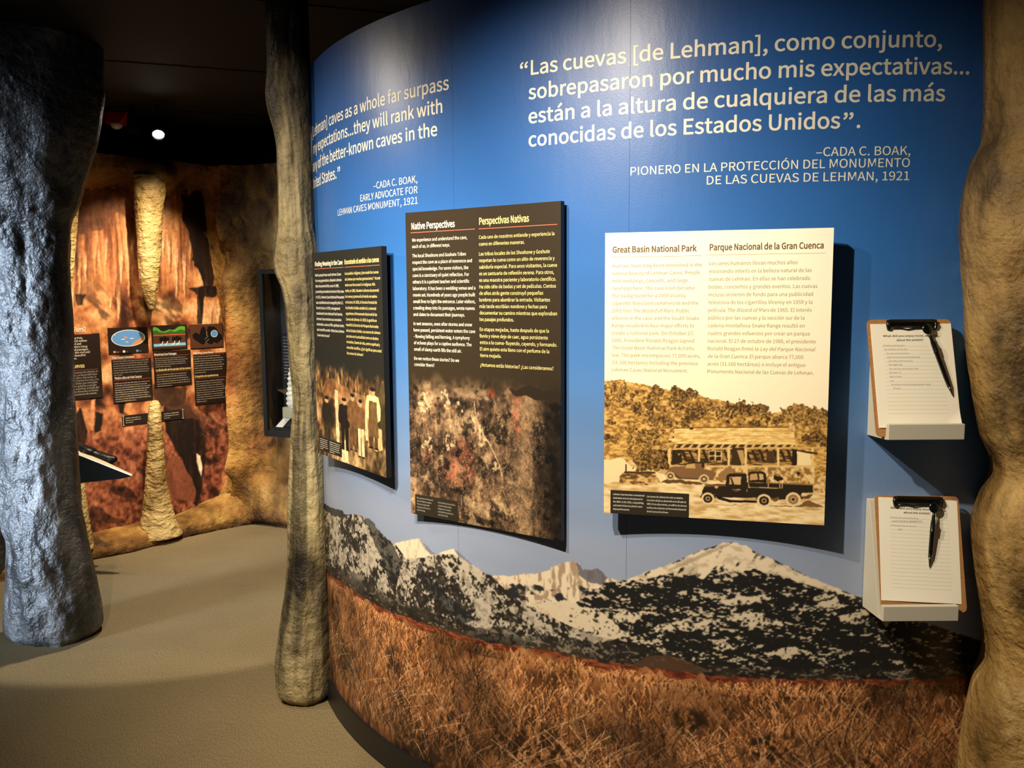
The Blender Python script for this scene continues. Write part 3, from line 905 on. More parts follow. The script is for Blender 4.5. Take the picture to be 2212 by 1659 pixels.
    P([(430, 692), (1860, 682), (1860, 698), (430, 708)], rgb(206, 164, 96), .002, 60, 3)
    P([(926, 712), (1030, 716), (1030, 796), (926, 796)], rgb(226, 190, 126))
    for a, b_ in ((932, 718), (982, 720), (932, 760), (982, 762)): P([(a, b_), (a + 40, b_), (a + 40, b_ + 32), (a, b_ + 32)], rgb(50, 36, 18))
    P([(1385, 716), (1450, 716), (1450, 800), (1385, 800)], rgb(72, 52, 26)); P([(1110, 690), (1210, 690), (1210, 830), (1110, 830)], rgb(62, 44, 22))
    P([(1150, 710), (1200, 710), (1215, 810), (1190, 830)], rgb(190, 150, 92))
    for x in (602, 838, 1074, 1210, 1468, 1742): P([(x, 690), (x + 20, 690), (x + 20, 832), (x, 832)], rgb(230, 194, 124))
    P([(1590, 700), (1790, 730), (1790, 745), (1590, 716)], rgb(58, 40, 18)); P([(1628, 716), (1740, 740), (1740, 830), (1628, 830)], rgb(240, 216, 160)); P([(1590, 704), (1628, 712), (1628, 830), (1590, 830)], rgb(40, 28, 12))
    P([(560, 830), (1770, 830), (1770, 846), (560, 846)], rgb(222, 182, 112))
    stone = ramp(fbm(c.X * 70, c.Y * 90, 17, 3), [(.35, (140, 104, 54)), (.5, (208, 168, 104)), (.7, (236, 206, 146))])
    P([(880, 846), (1770, 846), (1770, 916), (1860, 916), (1860, 1052), (1240, 1010), (1000, 960), (880, 900)], stone)
    P([(1440, 915), (1500, 915), (1520, 940), (1480, 960), (1440, 945)], rgb(40, 28, 12), .006, 50, 2); P([(1620, 880), (1655, 890), (1640, 915)], rgb(40, 28, 12), .004, 50, 2)
    P([(1590, 400), (1597, 400), (1597, 490), (1590, 490)], rgb(190, 146, 84)); P([(1560, 490), (1610, 490), (1616, 560), (1570, 560)], stone)
    P([(780, 535), (795, 535), (795, 630), (780, 630)], rgb(236, 200, 130)); P([(772, 532), (800, 532), (800, 545), (772, 545)], rgb(50, 36, 18))
    # tree at the left of the porch and the stone planter
    for k in range(150):
        a, b_ = r.normal(425, 95), r.normal(620, 90)
        if 190 < a < 690: E(a, b_, r.uniform(6, 22), r.uniform(6, 18), tree if r.rand() < .7 else tree2, .02, 60, k + 400)
    P([(300, 740), (560, 700), (600, 860), (360, 870)], tree, .02, 40, 8)
    P([(215, 920), (250, 885), (495, 885), (540, 975), (440, 990), (215, 975)], ramp(fbm(c.X * 60, c.Y * 160, 19, 3), [(.35, (96, 66, 30)), (.5, (176, 134, 76)), (.7, (220, 182, 116))]), .006, 50, 4)
    P([(250, 880), (495, 880), (495, 895), (250, 895)], rgb(70, 48, 22), .003, 60, 4); P([(262, 820), (272, 820), (272, 880), (262, 880)], rgb(60, 42, 20))
    # pale coupe
    body, dark, tyre = rgb(128, 92, 56), rgb(44, 32, 18), rgb(206, 178, 128)
    P([(540, 970), (960, 985), (900, 972), (600, 935)], rgb(96, 68, 38), .004, 60, 1)
    P([(575, 905), (600, 870), (620, 842), (735, 838), (760, 810), (820, 800), (880, 808), (892, 860), (960, 875), (985, 900), (960, 950), (860, 945), (650, 920)], body, .002, 60, 1)
    P([(745, 822), (815, 815), (820, 856), (738, 852)], rgb(196, 158, 100)); P([(870, 812), (890, 816), (892, 850), (872, 848)], dark)
    P([(735, 838), (745, 815), (820, 800), (885, 808), (890, 815), (820, 812), (752, 822)], dark)
    P([(590, 885), (640, 880), (690, 925), (840, 935), (840, 945), (680, 938), (640, 900)], rgb(84, 60, 34))
    for x, y, R in ((620, 915, 36), (888, 940, 40)):
        E(x, y, R, R, tyre); E(x, y, R * .62, R * .62, rgb(92, 66, 38)); E(x, y, R * .3, R * .3, tyre)
    P([(1000, 900), (1060, 850), (1100, 830), (1120, 900), (1060, 950), (1010, 950)], rgb(150, 112, 66), .004, 60, 2)
    P([(1190, 830), (1236, 822), (1236, 890), (1200, 890)], rgb(228, 190, 126))
    # pickup truck in front
    bl = rgb(40, 30, 18)
    P([(860, 1140), (1850, 1165), (1720, 1110), (1640, 1150), (1100, 1150)], rgb(120, 88, 50), .004, 60, 3)
    P([(1240, 890), (1270, 878), (1360, 880), (1384, 900), (1384, 970), (1240, 965)], bl); P([(1256, 900), (1310, 894), (1318, 945), (1250, 950)], rgb(190, 152, 98)); P([(1325, 896), (1360, 900), (1362, 945), (1330, 945)], rgb(206, 168, 112))
    P([(1068, 912), (1090, 895), (1220, 896), (1228, 905), (1230, 1090), (1050, 1085), (1060, 990)], bl)
    P([(1092, 920), (1184, 922), (1180, 985), (1088, 982)], rgb(206, 170, 116)); P([(1096, 925), (1106, 925), (1130, 985), (1112, 985)], dark)
    P([(868, 1045), (890, 1000), (940, 985), (1060, 985), (1060, 1085), (990, 1080), (960, 1050), (890, 1050)], bl)
    P([(890, 988), (1000, 976), (1060, 978), (1060, 996), (900, 1002)], rgb(104, 76, 44))
    P([(1230, 968), (1755, 978), (1756, 1046), (1670, 1050), (1640, 1090), (1540, 1100), (1420, 1110), (1310, 1085), (1230, 1090)], bl)
    P([(1380, 965), (1755, 980), (1752, 990), (1380, 975)], rgb(150, 112, 66))
    for a in ([(1240, 968), (1246, 968), (1246, 1008), (1240, 1008)], [(1240, 1002), (1500, 1010), (1500, 1016), (1240, 1008)], [(1396, 974), (1402, 974), (1402, 1010), (1396, 1010)], [(1486, 978), (1494, 978), (1494, 1012), (1486, 1012)], [(1508, 978), (1514, 978), (1514, 1014), (1508, 1014)]): P(a, rgb(206, 172, 118))
    P([(1640, 1090), (1755, 1060), (1730, 1092), (1650, 1100)], rgb(96, 70, 40), .004, 60, 8)
    for x, y, R in ((918, 1096, 52), (1366, 1112, 56), (1598, 1102, 60)):
        P([(x - R * 1.2, y - 10), (x - R * .7, y - R * 1.15), (x, y - R * 1.42), (x + R * .8, y - R * 1.1), (x + R * 1.25, y - 4), (x + R, y - 6), (x, y - R), (x - R, y - 6)], bl)
        E(x, y, R, R, rgb(232, 202, 150)); E(x, y, R * .68, R * .68, bl if R < 60 else rgb(150, 116, 70)); E(x, y, R * .36, R * .36, rgb(196, 160, 108)); E(x, y, R * .2, R * .2, dark)
    P([(960, 1060), (1000, 1100), (1090, 1125), (1310, 1128), (1310, 1112), (1100, 1106), (1010, 1080)], rgb(30, 22, 14))
    P([(1112, 1020), (1180, 1022), (1180, 1027), (1112, 1025)], rgb(206, 172, 118)); P([(1125, 1032), (1165, 1033), (1165, 1037), (1125, 1036)], rgb(176, 140, 90))
    E(986, 1004, 14, 12, rgb(206, 172, 118)); P([(1420, 1095), (1480, 1080), (1490, 1110), (1440, 1118)], rgb(110, 82, 48), .004, 60, 3)
    for k in range(26):
        x, y = r.uniform(800, 1820), r.uniform(1180, 1300); Ln([(x, y), (x + r.uniform(20, 90), y + r.uniform(0, 4))], 3, rgb(206, 168, 104))
def letters_G(lt, w, h):
    X, Y = sh(w, h)
    head(lt, w, h, 'Great Basin National Park', .035, .417, .0685, .0155, 0)
    head(lt, w, h, 'Parque Nacional de la Gran Cuenca', .474, .960, .0665, .0155, 1)
    rule(lt, w, h, .030, .442, .084, 2, .001); rule(lt, w, h, .462, .968, .082, 2, .001)
    lt.block(['Humans have long been interested in the', 'natural beauty of Lehman Caves. People', 'held weddings, concerts, and large', 'meetings here. The cave even became', 'the background for a 1959 Viceroy', 'cigarette television commercial and the', '1965 film *The Wizard of Mars*. Public', 'interest in the cave and the South Snake', 'Range resulted in four major efforts to', 'create a national park. On October 27,', '1986, President Ronald Reagan signed', '*The Great Basin National Park Act* into', 'law. The park encompasses 77,000 acres,', '(31.160 hectares) including the previous', 'Lehman Caves National Monument.'],
             X(.034), Y(.1205), .02605 * h, .0092, (0, .406 * w), .0006, 3)
    lt.block(['Los seres humanos llevan muchos años', 'mostrando interés en la belleza natural de las', 'cuevas de Lehman. En ellas se han celebrado', 'bodas, conciertos y grandes eventos. Las cuevas', 'incluso sirvieron de fondo para una publicidad', 'televisiva de los cigarrillos Viceroy en 1959 y la', 'película *The Wizard of Mars* de 1965. El interés', 'público por las cuevas y la sección sur de la', 'cadena montañosa Snake Range resultó en', 'cuatro grandes esfuerzos por crear un parque', 'nacional. El 27 de octubre de 1986, el presidente', 'Ronald Reagan firmó la *Ley del Parque Nacional*', '*de la Gran Cuenca.* El parque abarca 77,000', 'acres (31.160 hectáreas) e incluye el antiguo', 'Monumento Nacional de las Cuevas de Lehman.'],
             X(.473), Y(.117), .02635 * h, .0094, (14, .462 * w), .0008, 3)
    lt.block(['Lehman Caves has been a recreational', 'destination since its development in', 'the 1880s. In the 1930s, a log building', 'welcomed visitors to Lehman Caves', 'National Monument'], X(.045), Y(.932), .0136 * h, .0050, (0, .148 * w), .0008, 4)
    lt.block(['Las cuevas de Lehman han sido un destino', 'recreativo desde su desarrollo en la década de', '1880. En los años treinta, un edificio de troncos', 'recibía a los visitantes al Monumento Nacional', 'de las Cuevas de Lehman.'], X(.205), Y(.934), .0136 * h, .0050, (1, .182 * w), .0008, 4)
    return ['ink_brown', 'ink_brown', 'ink_orange', 'ink_tan', 'ink_cream'], (.032, .914, .400, .9992)
panel('G', 'cream panel with a sepia photograph of old trucks by a log building', paint_G, letters_G, res=.0012)

# -- panel: native perspectives (brown-black, rock picture below)
def paint_M(c, w, h):
    X, Y = c.X * w, c.Y * h
    c.img[:] = rgb(46, 36, 22)
    n = fbm(X * 26, Y * 22, 1, 5); n2 = fbm(X * 90, Y * 60, 2, 4); vert = fbm(X * 20, Y * 5, 3, 4)
    t = n * .40 + n2 * .30 + vert * .30
    col = ramp(t, [(.30, (30, 22, 16)), (.42, (66, 50, 38)), (.50, (104, 80, 58)), (.58, (146, 114, 82)), (.70, (206, 170, 126))])
    right = sst(.82, .97, c.X + (n - .5) * .2)
    col = col * (1 - .72 * right[..., None])
    lt_ = sst(.60, .72, fbm(X * 16 + 3, Y * 20, 5, 4)) * (c.X < .75)
    col = col * (1 - lt_[..., None] * .5) + rgb(222, 186, 138) * lt_[..., None] * .5
    topdark = c.inside([(.68, .56), (.78, .545), (1.0, .56), (1.0, .60), (.86, .585), (.70, .575)], .03, 8, 4)
    for cx_, cy_, rx, ry, a in ((.575, .570, .03, .022, .95), (.74, .60, .05, .10, .4), (.38, .80, .12, .10, .32), (.30, .84, .07, .05, .36), (.12, .78, .05, .05, .2), (.74, .68, .03, .05, .4)):
        d = ((c.X - cx_) / rx) ** 2 + ((c.Y - cy_) / ry) ** 2
        k = (np.clip(1 - d, 0, 1) * a * sst(.35, .6, n2 + .05))[..., None]
        col = col * (1 - k) + rgb(178, 66, 42) * k
    dk = sst(.62, .72, fbm(X * 40, Y * 36, 8, 3)); col = col * (1 - .6 * dk[..., None])
    pale = np.exp(-((c.X - .78 - (vert - .5) * .15) / .05) ** 2) * sst(.55, .62, c.Y) * .55
    col = col * (1 - pale[..., None]) + rgb(190, 152, 110) * pale[..., None]
    a = sst(.515, .60, c.Y + (n - .5) * .05)[..., None]
    c.img = c.img * (1 - a) + col * a
    c.put(topdark, rgb(40, 30, 20))
    r = np.random.RandomState(8)
    for k in range(7):
        x, y = r.uniform(.35, .85), r.uniform(.6, .9)
        pts = [(x, y)]
        for q_ in range(9): pts.append((pts[-1][0] + r.uniform(-.012, .02), pts[-1][1] + r.uniform(.006, .02)))
        c.line(pts, .0018, rgb(196, 160, 114))
    pts = [(.46, .60), (.47, .65), (.50, .69), (.56, .73), (.62, .79), (.64, .83)]
    c.line(pts, .004, rgb(222, 190, 146))
    for x, y, q_ in ((.47, .66, .016), (.50, .70, .02), (.60, .80, .02), (.12, .62, .028), (.27, .60, .028), (.30, .74, .02), (.13, .75, .02), (.36, .635, .015)):
        m = c.inside([(x + q_ * 1.6 * math.cos(k * .4), y + q_ * 1.1 * math.sin(k * .4)) for k in range(16)], .03, 26, int(x * 100))
        c.put(m, np.zeros_like(c.img) + rgb(226, 194, 148), sst(.42, .6, fbm(X * 120, Y * 90, int(x * 90), 3)) * .9)
    sp = fbm(X * 340, Y * 300, 61, 2)
    fa = sst(.545, .64, c.Y + (n - .5) * .06)
    c.img = c.img * (1 - fa * (.28 - .5 * (fbm(X * 190, Y * 120, 62, 3) - .05)))[..., None]
    zero = np.zeros_like(c.img)
    c.put(c.Y > .5, zero + rgb(214, 180, 134), fa * .8 * sst(.70, .84, sp) * (1 - right))
    c.put(c.Y > .5, zero + rgb(26, 19, 14), fa * .8 * sst(.28, .16, sp))
def letters_M(lt, w, h):
    X, Y = sh(w, h)
    head(lt, w, h, 'Native Perspectives', .043, .345, .0545, .0192, 0)
    head(lt, w, h, 'Perspectivas Nativas', .506, .815, .0525, .0192, 1)
    rule(lt, w, h, .036, .478, .0650, 2, .0018); rule(lt, w, h, .502, .980, .0655, 2, .0018)
    en = ['We experience and understand the cave,', 'each of us, in different ways.', None, 'The local Shoshone and Goshute Tribes', 'respect the cave as a place of reverence and', 'special knowledge. For some visitors, the', 'cave is a sanctuary of quiet reflection. For', 'others it is a patient teacher and scientific', 'laboratory. It has been a wedding venue and a', 'movie set. Hundreds of years ago people built', 'small fires to light the entrance. Later visitors,', 'crawling deep into its passages, wrote names', 'and dates to document their journeys.', None, 'In wet seasons, even after storms and snow', 'have passed, persistent water enters the cave', '- flowing falling and forming. A symphony', 'of echoes plays for a captive audience. The', 'smell of damp earth fills the still air.', None, 'Do we notice these stories? Do we', 'consider them?']
    sx = None
    cap = .0098
    l, r, _ = outline(en[10], .0); kx = .430 * w / (r - l)
    y = .094
    vs = [.094, .1145, 0, .1445, .1655, .1866, .2077, .2288, .2500, .2711, .2922, .3131, .3342, 0, .3642, .3850, .4060, .4270, .4482, 0, .4785, .4985]
    for ln, v in zip(en, vs):
        if ln: lt.add(ln, X(.045), Y(v), cap, sx=kx, bold=.0022, mat=0)
    es2 = ['Cada uno de nosotros entiende y experiencia la', 'cueva en diferentes maneras.', None, 'Las tribus locales de los Shoshone y Goshute', 'respetan la cueva como un sitio de reverencia y', 'sabiduría especial. Para unos visitantes, la cueva', 'es un santuario de reflexión serena. Para otros,', 'es una maestra paciente y laboratorio científico.', 'Ha sido sitio de bodas y set de películas. Cientos', 'de años atrás gente construyó pequeñas', 'lumbres para alumbrar la entrada. Visitantes', 'más tarde escribían nombres y fechas para', 'documentar su camino mientras que exploraban', 'los pasajes profundos.', None, 'En etapas mojadas, hasta después de que la', 'lluvia y nieve deje de caer, agua persistente', 'entra a la cueva- fluyendo, cayendo, y formando.', 'El aire quieto esta lleno con el perfume de la', 'tierra mojada.', None, '¿Notamos estás historias? ¿Las consideramos?']
    l, r, _ = outline(es2[0], .0); kx = .460 * w / (r - l)
    vs = [.096, .1165, 0] + [.1465 + .02005 * i for i in range(11)] + [0] + [.378 + .0202 * i for i in range(5)] + [0, .4885]
    for ln, v in zip(es2, vs):
        if ln: lt.add(ln, X(.503), Y(v), cap, sx=kx, bold=.0022, mat=1)
    lt.block(['Rock art preserves the ideas and', 'values of Indigenous peoples.', 'They are an irreplaceable', "component of the nation's", 'cultural heritage.'], X(.046), Y(.9445), .0103 * h, .0050, (0, .118 * w), .0006, 3)
    lt.block(['Arte de piedra conserva las ideas', 'y creencias de los pueblos', 'Indígenas. Son una parte', 'insustituible de la patrimonio', 'cultural del nación.'], X(.200), Y(.9480), .0103 * h, .0050, (0, .122 * w), .0006, 3)
    return ['ink_cream', 'ink_yellow', 'ink_red', 'ink_grey_light'], (.034, .931, .341, .9993)
panel('M', 'tall brown-black panel about native perspectives, rock wall picture below', paint_M, letters_M)

# -- panel: finding meaning (black, painting of visitors in the cave below)
def paint_L(c, w, h):
    X, Y = c.X * w, c.Y * h
    c.img[:] = rgb(34, 33, 28)
    t = fbm(X * 14, Y * 12, 31, 4) * .6 + fbm(X * 60, Y * 40, 32, 3) * .4
    col = ramp(t, [(.3, (54, 38, 22)), (.45, (104, 74, 44)), (.55, (160, 118, 72)), (.7, (216, 176, 118))])
    for k in range(26):
        x = (k * .381) % 1; col = col * (1 - .35 * (np.abs(c.X - x - .02 * np.sin(c.Y * 20 + k)) < .006)[..., None] * (c.Y < .68)[..., None])
    a = sst(.53, .62, c.Y + (t - .5) * .12)[..., None]
    c.img = c.img * (1 - a) + col * a
    c.ell(.62, .72, .32, .07, rgb(196, 150, 98), .55, .04, 8, 2); c.ell(.3, .66, .22, .05, rgb(176, 118, 74), .5, .04, 8, 3)
    c.poly([(0, .86), (.3, .84), (.6, .9), (1, .86), (1, 1), (0, 1)], ramp(t, [(.3, (70, 54, 34)), (.6, (186, 150, 100)), (.8, (236, 204, 146))]), .03, 9, 3, .8)
    c.poly([(.88, .60), (1, .58), (1, .80), (.9, .8)], rgb(64, 54, 34), .02, 9, 4, .8)
    dk, cr_, sk = rgb(34, 26, 20), rgb(238, 212, 160), rgb(206, 160, 112)
    def person(x, y0, y1, cols, wd, apron=None):
        hgt = y1 - y0; hh = hgt * .125
        coat, leg = cols
        c.poly([(x - wd * .55, y0 + hh * 1.15), (x - wd * .2, y0 + hh * .95), (x + wd * .2, y0 + hh * .95), (x + wd * .55, y0 + hh * 1.15), (x + wd * .72, y0 + hgt * .34), (x + wd * .66, y0 + hgt * .5), (x + wd * .46, y0 + hgt * .54), (x + wd * .4, y0 + hgt * .58), (x - wd * .4, y0 + hgt * .58), (x - wd * .46, y0 + hgt * .52), (x - wd * .68, y0 + hgt * .48), (x - wd * .72, y0 + hgt * .32)], coat, .004, 30, int(x * 90))
        for s_ in (-1, 1):
            c.poly([(x + s_ * wd * .42, y0 + hgt * .5), (x + s_ * wd * .02, y0 + hgt * .5), (x + s_ * wd * .10, y1), (x + s_ * wd * .40, y1)], leg, .003, 30, int(x * 70))
            c.poly([(x + s_ * wd * .10, y1 - hgt * .03), (x + s_ * wd * .40, y1 - hgt * .03), (x + s_ * wd * .5, y1), (x + s_ * wd * .08, y1)], dk)
        c.ell(x, y0 + hh * .55, wd * .24, hh * .52, sk); c.ell(x, y0 + hh * .22, wd * .26, hh * .26, dk)
        if apron is not None: c.poly([(x - wd * .36, y0 + hgt * .22), (x + wd * .36, y0 + hgt * .22), (x + wd * .5, y0 + hgt * .8), (x - wd * .5, y0 + hgt * .8)], apron, .004, 30, 6)
    c.poly([(.30, .66), (.35, .66), (.36, .96), (.31, .96)], cr_, .006, 20, 3); c.poly([(.40, .90), (.47, .88), (.49, 1.0), (.38, 1.0)], cr_, .006, 20, 5); c.poly([(.83, .80), (.95, .80), (.96, .88), (.85, .9)], rgb(226, 190, 130), .02, 14, 6)
    person(.17, .70, .95, (rgb(40, 34, 26), rgb(58, 46, 32)), .12)
    person(.44, .69, .94, (dk, dk), .13)
    person(.565, .66, .93, (rgb(120, 84, 50), rgb(110, 78, 48)), .12)
    person(.675, .68, .95, (rgb(118, 84, 52), cr_), .10)
    c.poly([(.735, .745), (.765, .74), (.775, .86), (.74, .86)], cr_, .005, 20, 9)
    person(.845, .615, .89, (rgb(240, 224, 150), rgb(86, 62, 38)), .14, rgb(112, 84, 50))
def finish_L(c, w, h):
    paint_L(c, w, h)
    X, Y = c.X * w, c.Y * h
    k = (.66 + .62 * fbm(X * 90, Y * 70, 71, 4))[..., None]
    c.img = np.where((c.Y > .58)[..., None], c.img * k, c.img)
def letters_L(lt, w, h):
    X, Y = sh(w, h)
    head(lt, w, h, 'Finding Meaning in the Cave', .045, .475, .0655, .0150, 0)
    head(lt, w, h, 'Encontrarle el sentido a las cuevas', .503, .968, .0655, .0150, 1)
    rule(lt, w, h, .034, .488, .0790, 2, .0016); rule(lt, w, h, .505, .974, .0795, 2, .0016)
    lt.block(['Native people have used Lehman Caves', 'for many generations. Absalom Lehman', 'later documented the caves in 1885,', 'promoting recreational interest in the area.', 'In 1922, Lehman Caves National Monument', 'was established and managed by the U.S.', 'Forest Service. In 1933, management', 'transferred to the National Park Service.', 'Lehman Caves endures as a recreation', 'destination, source of life, spiritual center,', 'and scientific wonder. What does Lehman', 'Caves mean to you?'], X(.045), Y(.1155), .0266 * h, .0094, (3, .440 * w), .0018, 0)
    lt.block(['Los pueblos indígenas ¿han usado las cuevas', 'de Lehman por muchas generaciones.” Accent', 'mark over the second i in Indígenas. Más', 'tarde, en 1885, Absalom Lehman documentó', 'las cuevas y promovió el interés recreativo', 'en la zona. En 1922, el Servicio Forestal de', 'los Estados Unidos estableció y comenzó', 'a gestionar el Monumento Nacional de las', 'Cuevas de Lehman. En 1933, la gestión se', 'transfirió al Servicio de Parques Nacionales', 'de los Estados Unidos. Las cuevas de Lehman', 'persisten en la actualidad como un destino', 'recreativo, fuente de vida, centro espiritual y', 'maravilla científica. ¿Qué significan para usted', 'las cuevas de Lehman?'], X(.503), Y(.1140), .0261 * h, .0090, (13, .470 * w), .0016, 1)
    lt.strokes(X(.045), Y(.9235), .0098 * h, .0038, .13 * w, 6, 3, 3)
    lt.strokes(X(.200), Y(.9250), .0098 * h, .0038, .165 * w, 6, 4, 3)
    return ['ink_cream', 'ink_yellow', 'ink_red', 'ink_grey_light'], (.030, .911, .386, .980)
panel('L', 'black panel about finding meaning, painting of people standing in a cave', finish_L, letters_L)
# ------------------------------------------------------------------ sculpted rock columns
def smooth(a, k):
    if k < 1: return a
    w = np.exp(-np.linspace(-2, 2, 2 * k + 1) ** 2); w /= w.sum()
    return np.convolve(np.pad(a, k, mode='edge'), w, 'valid')
def rock_column(name, label, left, right, Y, m, seed, ztop, depth=1.0, amp=.02, tint=None, nz=230, nt=120, foot=0, cyoff=0.0):
    """left/right: outline read at depth Y as (row, column); rebuilt as a lumpy standing column"""
    def outl(pts):
        P = np.array([at(x, y, Y) for y, x in pts])
        o = np.argsort(P[:, 2])
        return P[o, 2], P[o, 0]
    zl, xl = outl(left); zr, xr = outl(right)
    z = np.linspace(0, ztop, nz)
    L = smooth(np.interp(z, zl, xl), 4); R = smooth(np.interp(z, zr, xr), 4)
    cx, rx = (L + R) / 2, (R - L) / 2
    ry = smooth(rx, 25) * depth
    th = np.linspace(0, 2 * math.pi, nt, endpoint=False)
    T, Z = np.meshgrid(th, z)
    ct, st = np.cos(T), np.sin(T)
    X = cx[:, None] + ct * rx[:, None]
    Yy = Y + cyoff + st * ry[:, None]
    big = fbm(ct * 1.6 + 7, Z * 2.6, seed, 4, st * 1.6 + 3) - .5
    mid = fbm(ct * 3.2 + 3, Z * 14, seed + 7, 4, st * 3.2 + 9) - .5
    rid = np.abs(fbm(ct * 3.2 + 13, Z * 1.4, seed + 17, 3, st * 3.2 + 5) - .5)
    d = amp * (1.7 * big + .55 * mid + .4 * (.10 - rid))
    edge = np.abs(ct) ** 3                              # keep the seen outline
    d = d * (1 - edge) - .004 * edge
    d = d - .03 * np.exp(-(Z / .02) ** 2)               # tuck in at the floor
    X += ct * d; Yy += st * d
    v = np.stack([X.ravel(), Yy.ravel(), Z.ravel()], 1)
    f = grid_faces(nt, nz, True)
    n0 = len(v)
    v = np.concatenate([v, [[cx[-1], Y + cyoff, ztop]]])
    cap = np.array([[(nz - 1) * nt + i, (nz - 1) * nt + (i + 1) % nt, n0, n0] for i in range(nt)])
    tn = np.ones((len(v), 3))
    if tint:
        tn[:n0] = tint(T.ravel(), Z.ravel(), ct.ravel(), st.ravel())
    fl_ = [tuple(q) for q in f] + [(a, b, c) for a, b, c, _ in cap]
    o = mesh(name, v, fl_, m, None, True, paint=tn, pname='Tint')
    return props(o, label, 'rock formation')
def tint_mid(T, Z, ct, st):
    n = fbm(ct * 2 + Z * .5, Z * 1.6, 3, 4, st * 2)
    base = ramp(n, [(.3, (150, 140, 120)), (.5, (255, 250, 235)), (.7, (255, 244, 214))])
    dark = sst(.50, .62, fbm(ct * 2.4, Z * 1.1 + 4, 9, 4, st * 2.4) + .10 * sst(.2, .9, ct) + .16 * sst(1.85, 2.3, Z) * sst(-.75, -.35, ct))  # dark blotches, plus shade of the right side and upper front painted in
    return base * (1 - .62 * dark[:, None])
def tint_dark(T, Z, ct, st):
    n = fbm(ct * 2, Z * 2, 13, 4, st * 2)
    return ramp(n, [(.3, (120, 118, 118)), (.5, (235, 235, 240)), (.7, (255, 255, 255))])
def tint_right(T, Z, ct, st):
    n = fbm(ct * 3 + 2, Z * .9, 23, 4, st * 3)
    stripe = np.sin(ct * 16 + Z * .8 + n * 4) * .5 + .5
    b = ramp(n, [(.3, (140, 120, 90)), (.5, (250, 235, 205)), (.7, (255, 250, 230))])
    return b * (1 - .35 * (stripe * sst(.45, .6, n))[:, None])
midL = [(150, 577), (185, 573), (205, 571), (240, 577), (290, 592), (320, 597), (370, 597), (400, 599), (470, 600), (500, 597), (530, 592), (560, 588), (590, 592), (620, 608), (660, 614), (700, 617), (775, 622), (830, 629), (880, 632), (940, 626), (1000, 624), (1100, 619), (1200, 620), (1270, 615), (1350, 603), (1430, 592), (1480, 596), (1515, 612), (1530, 630)]
midR = [(150, 671), (300, 672), (400, 673), (440, 676), (480, 677), (505, 682), (530, 688), (560, 690), (700, 692), (900, 696), (985, 701), (1035, 702), (1100, 704), (1240, 712), (1400, 718), (1480, 720), (1530, 716)]
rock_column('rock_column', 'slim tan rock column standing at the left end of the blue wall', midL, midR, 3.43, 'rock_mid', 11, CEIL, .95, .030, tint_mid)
leftL = [(200, -210), (300, -110), (420, -60), (530, -20), (640, -8), (780, 6), (850, 4), (915, 2), (1000, -1), (1100, 1), (1130, 7), (1165, 19), (1260, 20), (1330, 14), (1380, 18), (1405, 32)]
leftR = [(200, 214), (260, 206), (305, 198), (335, 188), (400, 172), (450, 161), (480, 147), (550, 144), (620, 147), (715, 152), (841, 155), (905, 160), (1044, 165), (1100, 172), (1199, 191), (1260, 205), (1300, 213), (1345, 218), (1385, 214), (1405, 205)]
rock_column('rock_column', 'thick dark grey rock column lit bluish from the left', leftL, leftR, 4.12, 'rock_dark', 31, CEIL, .85, .060, tint_dark)
rightL = [(-140, 2146), (0, 2141), (120, 2142), (200, 2141), (290, 2138), (315, 2130), (340, 2111), (370, 2104), (430, 2091), (500, 2086), (640, 2096), (730, 2096), (850, 2112), (950, 2130), (985, 2150), (1005, 2157), (1037, 2155), (1067, 2134), (1120, 2113), (1180, 2112), (1250, 2120), (1330, 2131), (1400, 2139), (1440, 2136), (1483, 2113), (1560, 2098), (1659, 2085), (1900, 2072), (2050, 2078)]
rightR = [(-140, 2700), (400, 2690), (800, 2660), (1000, 2640), (1300, 2660), (2050, 2680)]
rock_column('rock_column', 'broad brown rock column closing the right end of the blue wall', rightL, rightR, 2.13, 'rock_right', 51, CEIL, .72, .045, tint_right, nz=300, nt=200)
farL = [(300, -150), (900, -130), (1260, -140)]
farR = [(300, -20), (900, -14), (1120, 2), (1180, 9), (1225, 12), (1262, 9)]
rock_column('rock_column', 'grey rock column half hidden behind the thick dark column at the photo edge', farL, farR, 4.95, 'rock_dark', 71, CEIL, .8, .04, tint_dark, nz=120, nt=60)

